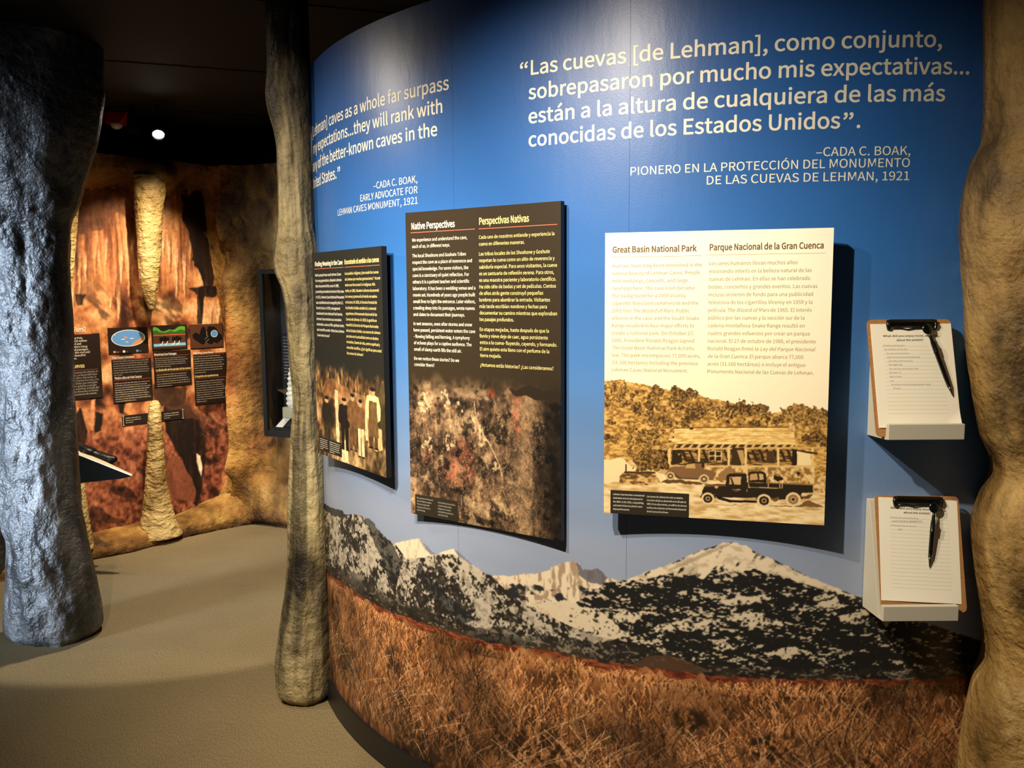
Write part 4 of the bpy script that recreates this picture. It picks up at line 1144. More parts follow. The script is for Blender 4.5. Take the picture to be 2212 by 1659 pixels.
# ------------------------------------------------------------------ cave alcove: the printed cave photograph
def cave_photo():
    us = np.arange(-.45, 1.30, .0036); zs = np.arange(0, 2.62, .0036)
    c = Canvas(us, zs)
    U, Z = c.X, c.Y
    P = lambda pts: [back_uz(*p) for p in pts]
    warp = (fbm(U * 3, Z * 3, 2, 3) - .5) * .25
    cur = fbm((U + warp * .3) * 30, Z * 1.5, 3, 5) * .7 + fbm(U * 110, Z * 5, 33, 3) * .3
    lump = fbm(U * 7 + warp, Z * 7, 5, 5)
    pop = fbm(U * 46, Z * 34, 6, 4)
    wu = sst(1.62, 1.95, Z + warp)                 # hanging draperies above, flowstone in the middle, popcorn low down
    wl_ = sst(.95, .65, Z + warp)
    t = cur * wu + lump * (1 - wu)
    t = t * (1 - .6 * wl_) + pop * .6 * wl_
    up = ramp(t, [(.26, (56, 28, 16)), (.42, (134, 76, 44)), (.52, (186, 118, 70)), (.64, (220, 158, 102)), (.8, (240, 192, 140))])
    lo = ramp(t, [(.26, (44, 20, 14)), (.42, (98, 50, 34)), (.54, (144, 80, 54)), (.7, (178, 110, 76)), (.85, (206, 146, 104))])
    c.img = up * (1 - wl_[..., None]) + lo * wl_[..., None]
    cr = sst(.60, .68, fbm(U * 5 + warp * 2, Z * 9 + U * 6, 9, 5))
    c.img *= (1 - .45 * cr * (1 - wu))[..., None]
    br, lt_, vd = rgb(112, 64, 38), rgb(238, 186, 128), rgb(22, 14, 10)
    c.poly(P([(160, 408), (222, 402), (300, 405), (300, 470), (250, 462), (215, 500), (165, 505)]), ramp(lump, [(.3, (96, 58, 38)), (.6, (160, 104, 74))]), .03, 8, 3, .8)
    for x, y0, y1, wd in ((158, 560, 660, 16), (172, 520, 640, 14), (186, 540, 600, 10), (205, 480, 590, 18), (228, 500, 580, 14), (247, 560, 640, 14), (262, 520, 610, 16), (240, 630, 668, 10), (255, 600, 690, 16), (258, 640, 692, 8), (278, 530, 640, 12), (286, 500, 560, 16), (365, 470, 590, 16), (380, 500, 640, 18), (398, 520, 640, 14), (410, 480, 580, 12), (352, 500, 560, 12), (470, 640, 700, 26), (455, 660, 700, 14)):
        r = back_uz(x, y0)
        zt_, zb_ = back_uz(x, y0)[1], back_uz(x, y1)[1]
        fade = sst(zt_ + .02, zb_ + (zt_ - zb_) * .35, Z)
        c.poly(P([(x - wd * .42, y0), (x + wd * .42, y0), (x + wd * .10, y1 - 6), (x, y1 + 8), (x - wd * .1, y1 - 6)]), ramp(fbm(U * 70, Z * 5, int(x), 3), [(.3, (190, 126, 78)), (.6, (240, 196, 146))]), .008, 16, int(x), fade * .9)
        c.poly(P([(x + wd * .30, y0), (x + wd * .62, y0), (x + wd * .25, y1), (x + wd * .10, y1)]), br, .006, 16, int(x), fade * .7)
    for pts, j in (([(398, 420), (440, 415), (452, 520), (460, 610), (442, 636), (430, 610), (418, 560), (405, 520), (396, 470)], .06), ([(405, 625), (470, 615), (466, 640), (430, 642)], .015), ([(425, 640), (440, 640), (436, 700), (426, 700)], .01),
                   ([(352, 880), (380, 858), (412, 880), (432, 905), (443, 930), (442, 1000), (436, 1060), (428, 1095), (418, 1090), (405, 1030), (392, 990), (372, 960), (358, 930)], .02), ([(160, 900), (176, 880), (190, 930), (186, 960), (164, 960)], .015), ([(205, 890), (222, 895), (220, 930), (206, 935)], .012), ([(255, 870), (270, 868), (266, 895), (256, 893)], .01), ([(165, 640), (185, 634), (180, 660), (168, 660)], .02)):
        c.poly(P(pts), vd, j, 9, 4, np.clip(.34 + 1.15 * cur, 0, .95))
    c.poly(P([(330, 830), (372, 838), (405, 836), (402, 880), (380, 905), (352, 880), (334, 876)]), rgb(62, 40, 26), .02, 9, 6, .85)
    c.poly(P([(355, 880), (405, 870), (440, 900), (446, 960), (430, 905), (400, 900)]), rgb(90, 54, 36), .03, 9, 8, .7)
    c.poly(P([(362, 1000), (372, 985), (385, 985), (398, 1000), (412, 1030), (424, 1060), (420, 1085), (380, 1080), (362, 1050)]), rgb(128, 72, 50), .02, 12, 9)
    c.poly(P([(424, 978), (433, 985), (438, 1010), (434, 1030), (428, 1012)]), rgb(238, 214, 178), .006, 20, 3)
    c.poly(P([(196, 865), (206, 862), (202, 930), (196, 930)]), rgb(206, 134, 88), .006, 20, 3)
    c.img *= (.80 + .40 * fbm(U * 130, Z * 60, 61, 3))[..., None] * (.86 + .28 * fbm(U * 40, Z * 46, 63, 4))[..., None]
    c.blur(.6, 2)
    v = (BO[None, None] + BD * U[..., None] + np.array([0, 0, 1.0]) * Z[..., None]).reshape(-1, 3)
    o = mesh('cave_photograph_wall', v, grid_faces(len(us), len(zs)), 'cave_print', None, paint=c.paint())
    o.name = 'wall_alcove'
    return props(o, 'alcove wall covered by a large orange photograph of cave dripstone', 'wall', kind='structure')
cave_photo()

# ------------------------------------------------------------------ cave alcove: the sculpted rock surround
UC = 1.25
D2 = np.array([.92, -.39, 0]); D2 /= np.linalg.norm(D2)
N2 = np.array([D2[1], -D2[0], 0])
def surround():
    us = np.arange(-.75, 2.6, .012); zs = np.arange(0, 2.60, .012)
    U, Z = np.meshgrid(us, zs)
    open_px = [(60, 415), (160, 411), (240, 405), (262, 408), (282, 428), (322, 436), (364, 430), (384, 408), (436, 408), (442, 450), (446, 500), (455, 560), (464, 610), (474, 660), (482, 710), (489, 780), (495, 850), (498, 920), (498, 970), (494, 1010), (484, 1045), (466, 1080), (440, 1104), (400, 1120), (340, 1128), (260, 1148), (200, 1166), (130, 1180), (60, 1190)]
    poly = np.array([back_uz(*p) for p in open_px])
    c = Canvas(us, zs)
    ins = c.inside(poly)
    d = np.full(U.shape, 9.0)
    for i in range(len(poly)):
        a, b = poly[i], poly[(i + 1) % len(poly)]
        e = b - a; t = np.clip(((U - a[0]) * e[0] + (Z - a[1]) * e[1]) / (e @ e), 0, 1)
        d = np.minimum(d, np.hypot(U - a[0] - t * e[0], Z - a[1] - t * e[1]))
    sd = np.where(ins, -d, d)
    big = fbm(U * 2.2, Z * 1.6, 5, 4) - .5
    mid = fbm(U * 9, Z * 6, 6, 4) - .5
    rt = np.clip(sd / .15, 0, 1)
    roundd = rt * (2 - rt)
    w = .15 + .12 * big
    w = w + .10 * np.exp(-((U - 1.36 - .04 * np.sin(Z * 3)) / .13) ** 2)          # the rib between photograph and case
    w = w - .16 * np.exp(-((U - 1.66) / .12) ** 2) * sst(.45, .8, Z) * sst(2.05, 1.75, Z)
    w = np.maximum(w * sst(.0, .22, Z) + .02, (.10 + .12 * sst(1.2, 1.5, U)) * sst(.72, .25, Z) * sst(1.15, 1.4, U) + .05 * sst(.45, .1, Z) * sst(1.25, 1.5, U))
    for (x, y, r, a) in ((560, 1000, .12, .09), (520, 1030, .10, .05), (565, 1018, .055, -.16), (560, 560, .10, -.12), (322, 385, .14, .20), (300, 385, .14, .03), (480, 380, .15, .05), (590, 480, .12, .05)):
        u0, z0 = back_uz(x, y, .1)
        if u0 > UC: u0 = UC + (u0 - UC) * .72
        w = w + a * np.exp(-((U - u0) ** 2 + (Z - z0) ** 2) / r ** 2)
    w = w * roundd + .035 * mid * roundd - .022 * sst(.02, -.02, sd)
    w = w - .05 * np.exp(-(Z / .03) ** 2)
    # place along the bent wall
    P1 = BO[None, None, :2] + BD[:2] * U[..., None]
    K = BO[:2] + BD[:2] * UC
    P2 = K + D2[:2] * (U - UC)[..., None]
    k = (U > UC)[..., None]
    base = np.where(k, P2, P1)
    q = sst(-.20, .20, U - UC)[..., None]
    nn = BN[:2] * (1 - q) + N2[:2] * q
    nn = nn / np.linalg.norm(nn, axis=-1, keepdims=True)
    pos = base + nn * w[..., None]
    v = np.concatenate([pos, Z[..., None]], -1).reshape(-1, 3)
    f = grid_faces(len(us), len(zs))
    keep = (sd.ravel()[f] > -.03).any(1)
    n = fbm(U * 3, Z * 2.5, 9, 4)
    tn = ramp(n, [(.3, (176, 140, 96)), (.5, (255, 240, 205)), (.7, (255, 250, 225))])
    red = np.exp(-((U - 1.37 - .05 * np.sin(Z * 2.2)) / .06) ** 2) * sst(.75, 1.0, Z) * sst(.25, .45, n + .1)
    tn = tn * (1 - .75 * red[..., None]) + (rgb(190, 92, 62) * .95) * .75 * red[..., None]
    grn = sst(.52, .66, fbm(U * 5, Z * 7, 12, 4)) * sst(.30, .05, Z)
    grn = np.maximum(grn, np.exp(-((U - 1.60) / .08) ** 2) * sst(.55, .9, Z) * sst(1.95, 1.7, Z) * 1.2)
    blotch = sst(.50, .64, fbm(U * 4 + 5, Z * 3.2, 19, 5)) * sst(1.1, 1.3, U)
    tn = tn * (1 - .62 * np.clip(grn, 0, 1.2)[..., None]) * (1 - .45 * blotch[..., None])
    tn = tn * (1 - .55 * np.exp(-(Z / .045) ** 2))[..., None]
    rb = sst(.5, .64, fbm(U * 6, Z * 5, 14, 4)) * sst(1.25, 1.4, U) * sst(.9, .6, Z)
    tn = tn * (1 - .45 * rb[..., None]) + rgb(150, 92, 60) * .45 * rb[..., None]
    # the log-like kerb along the floor, part of the same casting
    uk = np.arange(-.75, 1.45, .0165); nk = 26
    an = np.linspace(math.radians(-12), math.radians(168), nk)
    hk = .115 + .10 * sst(.62, 1.10, uk) + .10 * sst(1.0, 1.3, uk)
    wk = .165 + .015 * np.sin(uk * 7) + .02 * sst(.9, 1.2, uk)
    Uk, Ak = np.meshgrid(uk, an)
    nz_ = fbm(Uk * 4, Ak * 1.2, 44, 4) - .5
    rr_ = 1 + .30 * nz_ + .10 * (fbm(Uk * 22, Ak * 6, 46, 3) - .5)
    Wk = .165 + np.cos(Ak) * wk[None, :] * rr_
    Zk = np.maximum(.01 + np.sin(Ak) * hk[None, :] * rr_, 0)
    vk = np.stack([BO[0] + BD[0] * Uk + BN[0] * Wk, BO[1] + BD[1] * Uk + BN[1] * Wk, Zk], -1).reshape(-1, 3)
    fk = grid_faces(len(uk), nk)
    nk_ = fbm(Uk * 6, Ak * 2, 47, 4)
    tk = ramp(nk_, [(.3, (190, 150, 100)), (.5, (255, 240, 205)), (.7, (255, 250, 225))])
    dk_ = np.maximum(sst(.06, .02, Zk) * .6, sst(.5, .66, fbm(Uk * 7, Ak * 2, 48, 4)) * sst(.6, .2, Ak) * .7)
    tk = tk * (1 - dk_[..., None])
    f = np.concatenate([f[keep], fk + len(v)]); v = np.concatenate([v, vk])
    tn = np.concatenate([tn.reshape(-1, 3), tk.reshape(-1, 3)])
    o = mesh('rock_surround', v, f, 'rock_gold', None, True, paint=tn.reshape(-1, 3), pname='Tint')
    return props(o, 'golden sculpted rock framing the orange cave photograph and the glass case', 'rock formation')
surround()
fb = B()                                             # black fascia above the rock, and the backing it stands against
for (p, q_, n_) in ((on_back(-1.2, 0, -.06), on_back(UC + .02, 0, -.06), BN), (on_back(UC - .02, 0, -.06), BO + BD * UC + D2 * 1.7 - N2 * .06, N2)):
    a, b_ = np.array(p), np.array(q_)
    fb.prism([a, b_, b_ - n_ * .08, a - n_ * .08], (0, 0, CEIL - .002))
props(fb.build('trim_1', 'black'), 'black backing wall and fascia above the rock surround', 'wall', kind='structure')

# ------------------------------------------------------------------ stalactites and stalagmites
def dripstone(name, label, prof, w, m, seed, hang=False, depth=1.0):
    """prof: (row, left column, right column) read at offset w in front of the alcove wall"""
    rows = []
    for y, a, b_ in prof:
        ua, z = back_uz(a, y, w); ub, _ = back_uz(b_, y, w)
        rows.append((z, (ua + ub) / 2, abs(ub - ua) / 2 * .86))
    rows.sort()
    rz, ru, rr = (np.array(q) for q in zip(*rows))
    nz, nt = 150, 56
    z = np.linspace(rz[0], rz[-1], nz)
    u, r = smooth(np.interp(z, rz, ru), 3), smooth(np.interp(z, rz, rr), 3)
    T, Z = np.meshgrid(np.linspace(0, 2 * math.pi, nt, endpoint=False), z)
    ct, st = np.cos(T), np.sin(T)
    rip = np.abs(fbm(ct * 2.2, Z * 26, seed, 3, st * 2.2) - .5)
    R = r[:, None] * (1 + .10 * (fbm(ct, Z * 3, seed + 3, 3, st) - .5)) - .020 * rip + .006
    R = np.maximum(R, .002)
    base = on_back(0, 0, w)
    uu = u[:, None] + ct * R
    ww = st * R * depth
    v = base[None, None, :] + BD * uu[..., None] + BN * ww[..., None] + np.array([0, 0, 1.0]) * Z[..., None]
    v = v.reshape(-1, 3)
    f = [tuple(q) for q in grid_faces(nt, nz, True)]
    n0 = len(v)
    v = np.concatenate([v, [base + BD * u[0] + [0, 0, z[0] - .004], base + BD * u[-1] + [0, 0, z[-1] + .004]]])
    f += [((i + 1) % nt, i, n0) for i in range(nt)] + [((nz - 1) * nt + i, (nz - 1) * nt + (i + 1) % nt, n0 + 1) for i in range(nt)]
    return props(mesh(name, v, f, m, None, True), label, 'rock formation')
dripstone('stalactite', 'long golden stalactite hanging in front of the cave photograph', [(376, 287, 361), (390, 287, 360), (410, 288, 358), (450, 290, 351), (500, 294, 350), (530, 296, 349), (570, 298, 346), (600, 300, 343), (625, 306, 341), (645, 313, 339), (660, 319, 336), (670, 324, 332)], .20, 'flow', 3, True)
dripstone('stalactite', 'golden stalactite half hidden behind the thick dark column', [(380, 104, 180), (440, 108, 172), (500, 112, 166), (560, 118, 162), (600, 126, 158), (620, 134, 152), (632, 140, 147)], .20, 'flow', 5, True)
dripstone('stalagmite', 'tall golden stalagmite rising in front of the black caption strip', [(866, 331, 339), (872, 325, 345), (885, 322, 347), (905, 320, 348), (960, 319, 353), (1000, 317, 357), (1050, 313, 361), (1080, 309, 368), (1110, 306, 374), (1140, 300, 384), (1168, 292, 396)], .24, 'flow', 7)
dripstone('stalagmite', 'short golden stalagmite beside the foot of the thick dark column', [(985, 138, 162), (1000, 130, 172), (1045, 124, 183), (1100, 118, 191), (1150, 112, 198), (1198, 106, 206)], .24, 'flow', 9)

# ------------------------------------------------------------------ text panels on the cave photograph
MAT['bp_dark'] = mat('dark_brown_print', (36, 24, 17), rough=.6, spec=.2)
MAT['bp_brown'] = mat('brown_print', (84, 50, 34), rough=.6, spec=.2)
MAT['bp_black'] = mat('black_print', (18, 14, 12), rough=.6, spec=.2)
MAT['bp_blue'] = mat('blue_print', (92, 146, 206), rough=.6, spec=.2)
MAT['bp_sky'] = mat('light_blue_print', (120, 190, 226), rough=.6, spec=.2)
MAT['bp_green'] = mat('green_print', (86, 156, 48), rough=.6, spec=.2)
MAT['bp_dgreen'] = mat('dark_green_print', (50, 96, 34), rough=.6, spec=.2)
MAT['bp_red'] = mat('red_print', (186, 84, 62), rough=.6, spec=.2)
MAT['bp_tan'] = mat('tan_print', (196, 140, 100), rough=.6, spec=.2)
MAT['bp_white'] = mat('white_print', (236, 228, 206), rough=.6, spec=.2)
MAT['ink_dim'] = mat('dim_cream_ink', (140, 130, 112), rough=.7, spec=.1)
PM = ['ink_cream', 'ink_yellow', 'ink_grey_light', 'bp_red', 'bp_black', 'bp_blue', 'bp_sky', 'bp_green', 'bp_dgreen', 'bp_tan', 'bp_brown', 'bp_white', 'ink_dim']
CR, YE, GR, RE, BK, BL_, SK, GN, DG, TN, BR, WH, DM = range(13)
def cave_panel(label, px, fn, boxes, w=.006, pic=None, cat='sign', name='text_panel'):
    """px: left, top, right, bottom as seen; boxes: dark fields (fractions of the panel) ; fn(lettering, w, h)"""
    x0, y0, x1, y1 = px
    ym = (y0 + y1) / 2
    ua, ub = back_uz(x0, ym, w)[0], back_uz(x1, ym, w)[0]
    xm = (x0 + x1) / 2
    zt, zb = back_uz(xm, y0, w)[1], back_uz(xm, y1, w)[1]
    pw, ph = ub - ua, zt - zb
    o = on_back(ua, zt, w)
    t = thing(name, label, cat, o, 'text panels on the cave photograph')
    t.matrix_world = Matrix(((BD[0], 0, BN[0], o[0]), (BD[1], 0, BN[1], o[1]), (0, 1, 0, o[2]), (0, 0, 0, 1)))
    for (u0, v0, u1, v1) in boxes:
        b = B(); b.box((u0 * pw, -v1 * ph, -.005), (u1 * pw, -v0 * ph, 0)); b.build('board', 'bp_dark', t)
    if pic:
        u0, v0, u1, v1 = pic[0]
        b = B(); b.box((u0 * pw, -v1 * ph, -.004), (u1 * pw, -v0 * ph, .0008)); f_ = b.build('picture', pic[1], t)
    for part in (fn if isinstance(fn, tuple) else (fn,)):
        lt = Lettering(); part(lt, pw, ph)
        lt.build('lettering', PM, lambda a, b_, l: (a, b_, .0008 + l), t)
    return t
def ellp(cx, cy, rx, ry, n=36):
    return [(cx + rx * math.cos(2 * math.pi * k / n), cy + ry * math.sin(2 * math.pi * k / n)) for k in range(n)]
def cp1(lt, w, h):
    lt.add('Caves Form?', w * .93 - w * .18, .014, .030, width=w * .44, bold=.007, mat=CR, align='R')
    lt.rect(.0, -.004, w * .86, -.0015, RE)
    en = ['the Lehman Caves, the Pole', 'formed around 515 million', 'activity tilted and', 'from acidic waters rising', 'chambers and passages,', 'dissolved the rock and', 'and cave as beautiful', 'decorations.']
    ends = [.68, .76, .65, .76, .78, .80, .72, .56]
    for k, (s, e) in enumerate(zip(en, ends)): lt.add(s, w * e, -h * (.075 + .044 * k), .0125, sx=.047, bold=.002, mat=CR, align='R')
    lt.add('forman las cuevas', w * .69, -h * .515, .026, width=w * .62, bold=.007, mat=YE, align='R')
    lt.rect(0, -h * .555, w * .93, -h * .55, RE)
    es = ['de las cuevas de Lehman, la', 'luego, se desarrolló hace', 'de años. Más tarde, la', 'y fracturó la roca, a la', 'las áridas que emergían', 'dieron galerías y pasajes', 'a la superficie a través del', 'salvando minerales en forma', 'y decoraciones de cuevas.']
    for k, s in enumerate(es): lt.add(s, w * .93 - w * .02 * (k % 3), -h * (.60 + .042 * k), .0120, sx=.043, bold=.0012, mat=GR, align='R')
cave_panel('black text panel headed Caves Form, partly hidden by the thick column', (98, 722, 219, 864), cp1, [(0, 0, 1, 1)])
def cp2(lt, w, h):
    Z = lambda y: -h * (y - 707) / 161.0
    Xp = lambda x: w * (x - 237) / 90.0
    lt.poly(ellp(Xp(279.5), Z(730), w * .405, h * .112), WH); lt.poly(ellp(Xp(279.5), Z(730), w * .388, h * .104), BL_)
    lt.poly([(Xp(282), Z(746.6)), (Xp(296), Z(736)), (Xp(313), Z(726)), (Xp(314), Z(733)), (Xp(308), Z(740)), (Xp(296), Z(745))], TN)
    lt.poly(ellp(Xp(274), Z(728), w * .05, h * .014), TN)
    for x, y, q in ((268, 732, .03), (287, 731, .03), (276, 738, .025), (250, 722, .02)): lt.poly(ellp(Xp(x), Z(y), w * q * 1.6, h * q * .18, 12), WH)
    for x in (246, 266, 295): lt.rect(Xp(x), Z(760.5), Xp(x + 5), Z(756), (TN, WH, BL_)[(x - 246) // 20 % 3]); lt.strokes(Xp(x + 7), Z(759.6), .01, .006, w * .12, 1, x, DM)
    lt.add('Pole Canyon Limestone', Xp(243), Z(773), .016, width=w * .52, bold=.006, mat=CR); lt.rect(Xp(242), Z(775.6), Xp(324), Z(775), RE)
    en = ['Around 515 million years ago, this area was under', 'a warm, shallow sea, close to the equator. Layers', 'of calcite mud from dead marine animals, thick,', 'calcium-rich layer called Pole Canyon Limestone', 'in the Lehman Caves area, heat and pressure from', 'nearby rising molten rock changed the limestone', 'into marble.']
    lt.block(en, Xp(244), Z(780.0), h * .0302, .0075, (0, w * .86), .001, GR)
    lt.add('Piedra caliza de Pole Canyon', Xp(246), Z(817), .016, width=w * .64, bold=.006, mat=CR); lt.rect(Xp(243), Z(820), Xp(325), Z(819.4), RE)
    lt.strokes(Xp(245), Z(827), h * .0300, .0075, w * .86, 9, 8, DM)
cave_panel('text panel with a blue oval sea picture about Pole Canyon limestone', (237, 707, 327, 868), cp2, [(0, 0, .95, .345), (.05, .42, 1, 1)])
def cp3(lt, w, h):
    Z = lambda y: -h * (y - 702) / 132.0
    Xp = lambda x: w * (x - 330) / 82.0
    lt.rect(Xp(333), Z(751), Xp(402), Z(722), BR); lt.rect(Xp(333), Z(724), Xp(402), Z(721.6), RE)
    top = [(333, 706), (338, 705), (344, 708), (350, 714), (356, 715), (362, 713), (368, 711), (373, 713), (379, 712), (386, 707), (392, 705), (402, 706)]
    lt.poly([(Xp(x), Z(y)) for x, y in top] + [(Xp(402), Z(718.5)), (Xp(333), Z(718.5))], GN)
    lt.poly([(Xp(x), Z(y)) for x, y in [(333, 714), (340, 712), (348, 717), (360, 718), (370, 714), (380, 717), (392, 712), (402, 715), (402, 721), (333, 721)]], DG)
    for a in ((345, 730), (372, 730)):
        lt.poly([(Xp(a[0] + x), Z(a[1] + y)) for x, y in [(0, 0), (3, -3), (8, -2), (12, -5), (16, -2), (21, -2), (22, 3), (19, 6), (14, 8), (10, 5), (5, 9), (1, 6)]], BK)
    lt.rect(Xp(333), Z(747), Xp(402), Z(741), SK)
    for x in (351, 361, 377, 387):
        lt.poly([(Xp(x - 6), Z(744)), (Xp(x - 1), Z(741)), (Xp(x + 1), Z(736)), (Xp(x + 2.4), Z(737)), (Xp(x), Z(743)), (Xp(x - 5), Z(745.4))], WH)
    lt.add('Dissolving Cave Passages', Xp(333), Z(766), .0145, width=w * .58, bold=.006, mat=CR); lt.rect(Xp(333), Z(768), Xp(408), Z(767.5), RE)
    lt.block(['Warm acidic, rich with carbon gases CO2, rose in', 'long-form spaces to dissolve marble rooms beneath', 'the earth’s surface. The process would continue', 'complex and created passages here between 2.5', 'and 10 million years ago.'], Xp(334), Z(773.5), h * .0335, .0072, (1, w * .86), .001, GR)
    lt.add('La disolución de los pasajes de las cuevas', Xp(335), Z(799.5), .0145, width=w * .92, bold=.006, mat=YE); lt.rect(Xp(335), Z(802), Xp(411), Z(801.5), RE)
    lt.strokes(Xp(336), Z(808.5), h * .037, .0072, w * .90, 6, 12, DM)
cave_panel('text panel with green hills and dark cave passages over blue water', (330, 702, 412, 834), cp3, [(0, 0, .92, .40), (.02, .42, 1, 1)])
def cp4(lt, w, h):
    Z = lambda y: -h * (y - 700) / 172.0
    Xp = lambda x: w * (x - 414) / 76.0
    lt.rect(Xp(414), Z(750), Xp(483), Z(700.5), BR)
    lt.poly([(Xp(x), Z(y)) for x, y in [(418, 722), (424, 717), (429, 718), (433, 722), (436, 712), (439, 706), (444, 705), (447, 712), (448, 720), (451, 706), (456, 704), (461, 706), (465, 705), (470, 710), (475, 720), (481, 724), (483, 734), (476, 738), (470, 743), (464, 739), (458, 744), (452, 742), (447, 738), (440, 744), (434, 741), (428, 736), (420, 730)]], BK)
    lt.poly(ellp(Xp(465), Z(721), w * .098, h * .045), WH); lt.poly(ellp(Xp(465), Z(721), w * .088, h * .040), BL_)
    for k in range(14): lt.poly(ellp(Xp(448 + (k * 7 % 9) * (.2 if k < 6 else 1) - (0 if k < 6 else 3)), Z(716 + k * 1.7), w * .008, h * .003, 6), WH)
    lt.add('Depositing Speleothems', Xp(418), Z(763), .0145, width=w * .56, bold=.006, mat=CR); lt.rect(Xp(418), Z(765), Xp(485), Z(764.5), RE)
    lt.strokes(Xp(419), Z(769.5), h * .0285, .0072, w * .86, 8, 21, DM)
    lt.add('El depósito de espeleotemas', Xp(420), Z(813), .0145, width=w * .66, bold=.006, mat=YE); lt.rect(Xp(420), Z(816), Xp(489), Z(815.5), RE)
    lt.strokes(Xp(421), Z(823), h * .0280, .0072, w * .88, 10, 23, DM)
cave_panel('text panel with a black cave outline and a small blue disc', (414, 700, 490, 872), cp4, [(0, 0, .93, .30), (.06, .365, 1, 1)])
def bracket(lt, w, h, x):
    lt.rect(x * w, -h, (x + .008) * w, 0, GR); lt.rect((x - .012) * w, -.004, (x + .02) * w, 0, GR); lt.rect((x - .012) * w, -h, (x + .02) * w, -h + .004, GR)
def cp5a(lt, w, h):
    bracket(lt, w, h, .012); lt.strokes(.05 * w, -h * .33, h * .22, .008, w * .26, 3, 31, DM)
def cp5b(lt, w, h):
    bracket(lt, w, h, .975); lt.strokes(.66 * w, -h * .33, h * .22, .008, w * .28, 3, 33, DM)
cave_panel('black caption strip with pale end brackets running behind the tall stalagmite', (264, 891, 398, 912), (cp5a, cp5b), [(0, 0, 1, 1)], name='caption_strip')

# ------------------------------------------------------------------ glass case at the right of the alcove
def display_case():
    a = at(557, 582, 5.88)
    zt = a[2]; zb = at(578, 942, 5.88)[2]
    w, dp, h = .62, .20, zt - zb
    t = thing('display_case', 'dark framed glass case set in the rock beside the slim column', 'case', (a[0], a[1], zb))
    t.matrix_world = Matrix(((D2[0], -N2[0], 0, a[0]), (D2[1], -N2[1], 0, a[1]), (0, 0, 1, zb), (0, 0, 0, 1)))
    fr = B(); q = .032
    for bx in (((0, 0, 0), (q, dp, h)), ((w - q, 0, 0), (w, dp, h)), ((q, 0, h - q), (w - q, dp, h)), ((q, 0, 0), (w - q, dp, .045))):
        fr.box(*bx)
    fr.build('frame', 'frame', t, bevel=.003)
    b = B(); b.box((q, dp - .012, .045), (w - q, dp, h - q)); b.build('back_panel', 'case_dark', t)
    MAT['glass'] = mat('case_glass', (255, 255, 255), rough=.02)
    n = MAT['glass'].node_tree; p = n.nodes['Principled BSDF']
    p.inputs['Transmission Weight'].default_value = 1.0; p.inputs['IOR'].default_value = 1.45
    g = B(); g.box((q, .012, .045), (w - q, .016, h - q)); g.build('glass_pane', 'glass', t)
    b = B(); b.box((.05, .155, h * .30), (.40, .186, h * .62)); o = b.build('text_board', 'bp_black', t)
    lt = Lettering(); lt.strokes(.07, h * .59, .022, .010, .28, 14, 41, 0)
    lt.build('lettering', ['ink_grey'], lambda x, y, l: (x, .1545, y), t)
    cl_ = bpy.data.lights.new('case_lamp', 'SPOT'); cl_.energy = 5; cl_.spot_size = math.radians(100); cl_.shadow_soft_size = .02; cl_.color = (1, .95, .85)
    co = bpy.data.objects.new('case_lamp', cl_); COL.objects.link(co)
    wp = t.matrix_world @ Vector((.28, .06, h - .05)); co.location = wp
    s_ = thing('stalagmite_specimen', 'white rippled stalagmite specimen inside the dark glass case', 'specimen')
    s_.matrix_world = t.matrix_world.copy()
    nz, nt = 70, 40
    z = np.linspace(0, 1, nz); r = np.interp(z, [0, .1, .4, .7, .88, 1], [.078, .082, .074, .062, .048, .012])
    T, Z = np.meshgrid(np.linspace(0, 2 * math.pi, nt, endpoint=False), z)
    R = r[:, None] * (1 + .07 * np.sin(Z * 62 + 2 * fbm(np.cos(T), np.sin(T), 3, 2) * 4) + .10 * (fbm(np.cos(T) * 2, Z * 8, 5, 3, np.sin(T) * 2) - .5))
    hh = .34
    v = np.stack([.225 + np.cos(T) * R, .10 + np.sin(T) * R * .9, .205 + Z * hh], -1).reshape(-1, 3)
    f = [tuple(k) for k in grid_faces(nt, nz, True)] + [tuple(range((nz - 1) * nt, nz * nt))]
    mesh('calcite', v, f, 'white_rock', s_, True)
    b = B(); b.box((.14, .03, .130), (.31, .17, .206)); b.build('block', 'block', s_, bevel=.004)
    l_ = thing('case_label', 'slanted black label with a white strip lying in the glass case', 'label')
    l_.matrix_world = t.matrix_world.copy()
    b = B(); b.prism([(.06, .022, .046), (.06, .022, .052), (.06, .028, .060), (.06, .150, .128), (.06, .150, .046)], (.40, 0, 0)); b.build('board', 'bp_black', l_)
    sl = lambda x, y, l: (x, .030 + y * .873, .0622 + y * .487)
    lt = Lettering()
    lt.rect(.075, .005, .135, .12, 0); lt.strokes(.15, .105, .014, .007, .16, 7, 43, 1)
    lt.build('lettering', ['bp_white', 'ink_grey'], sl, l_)
display_case()

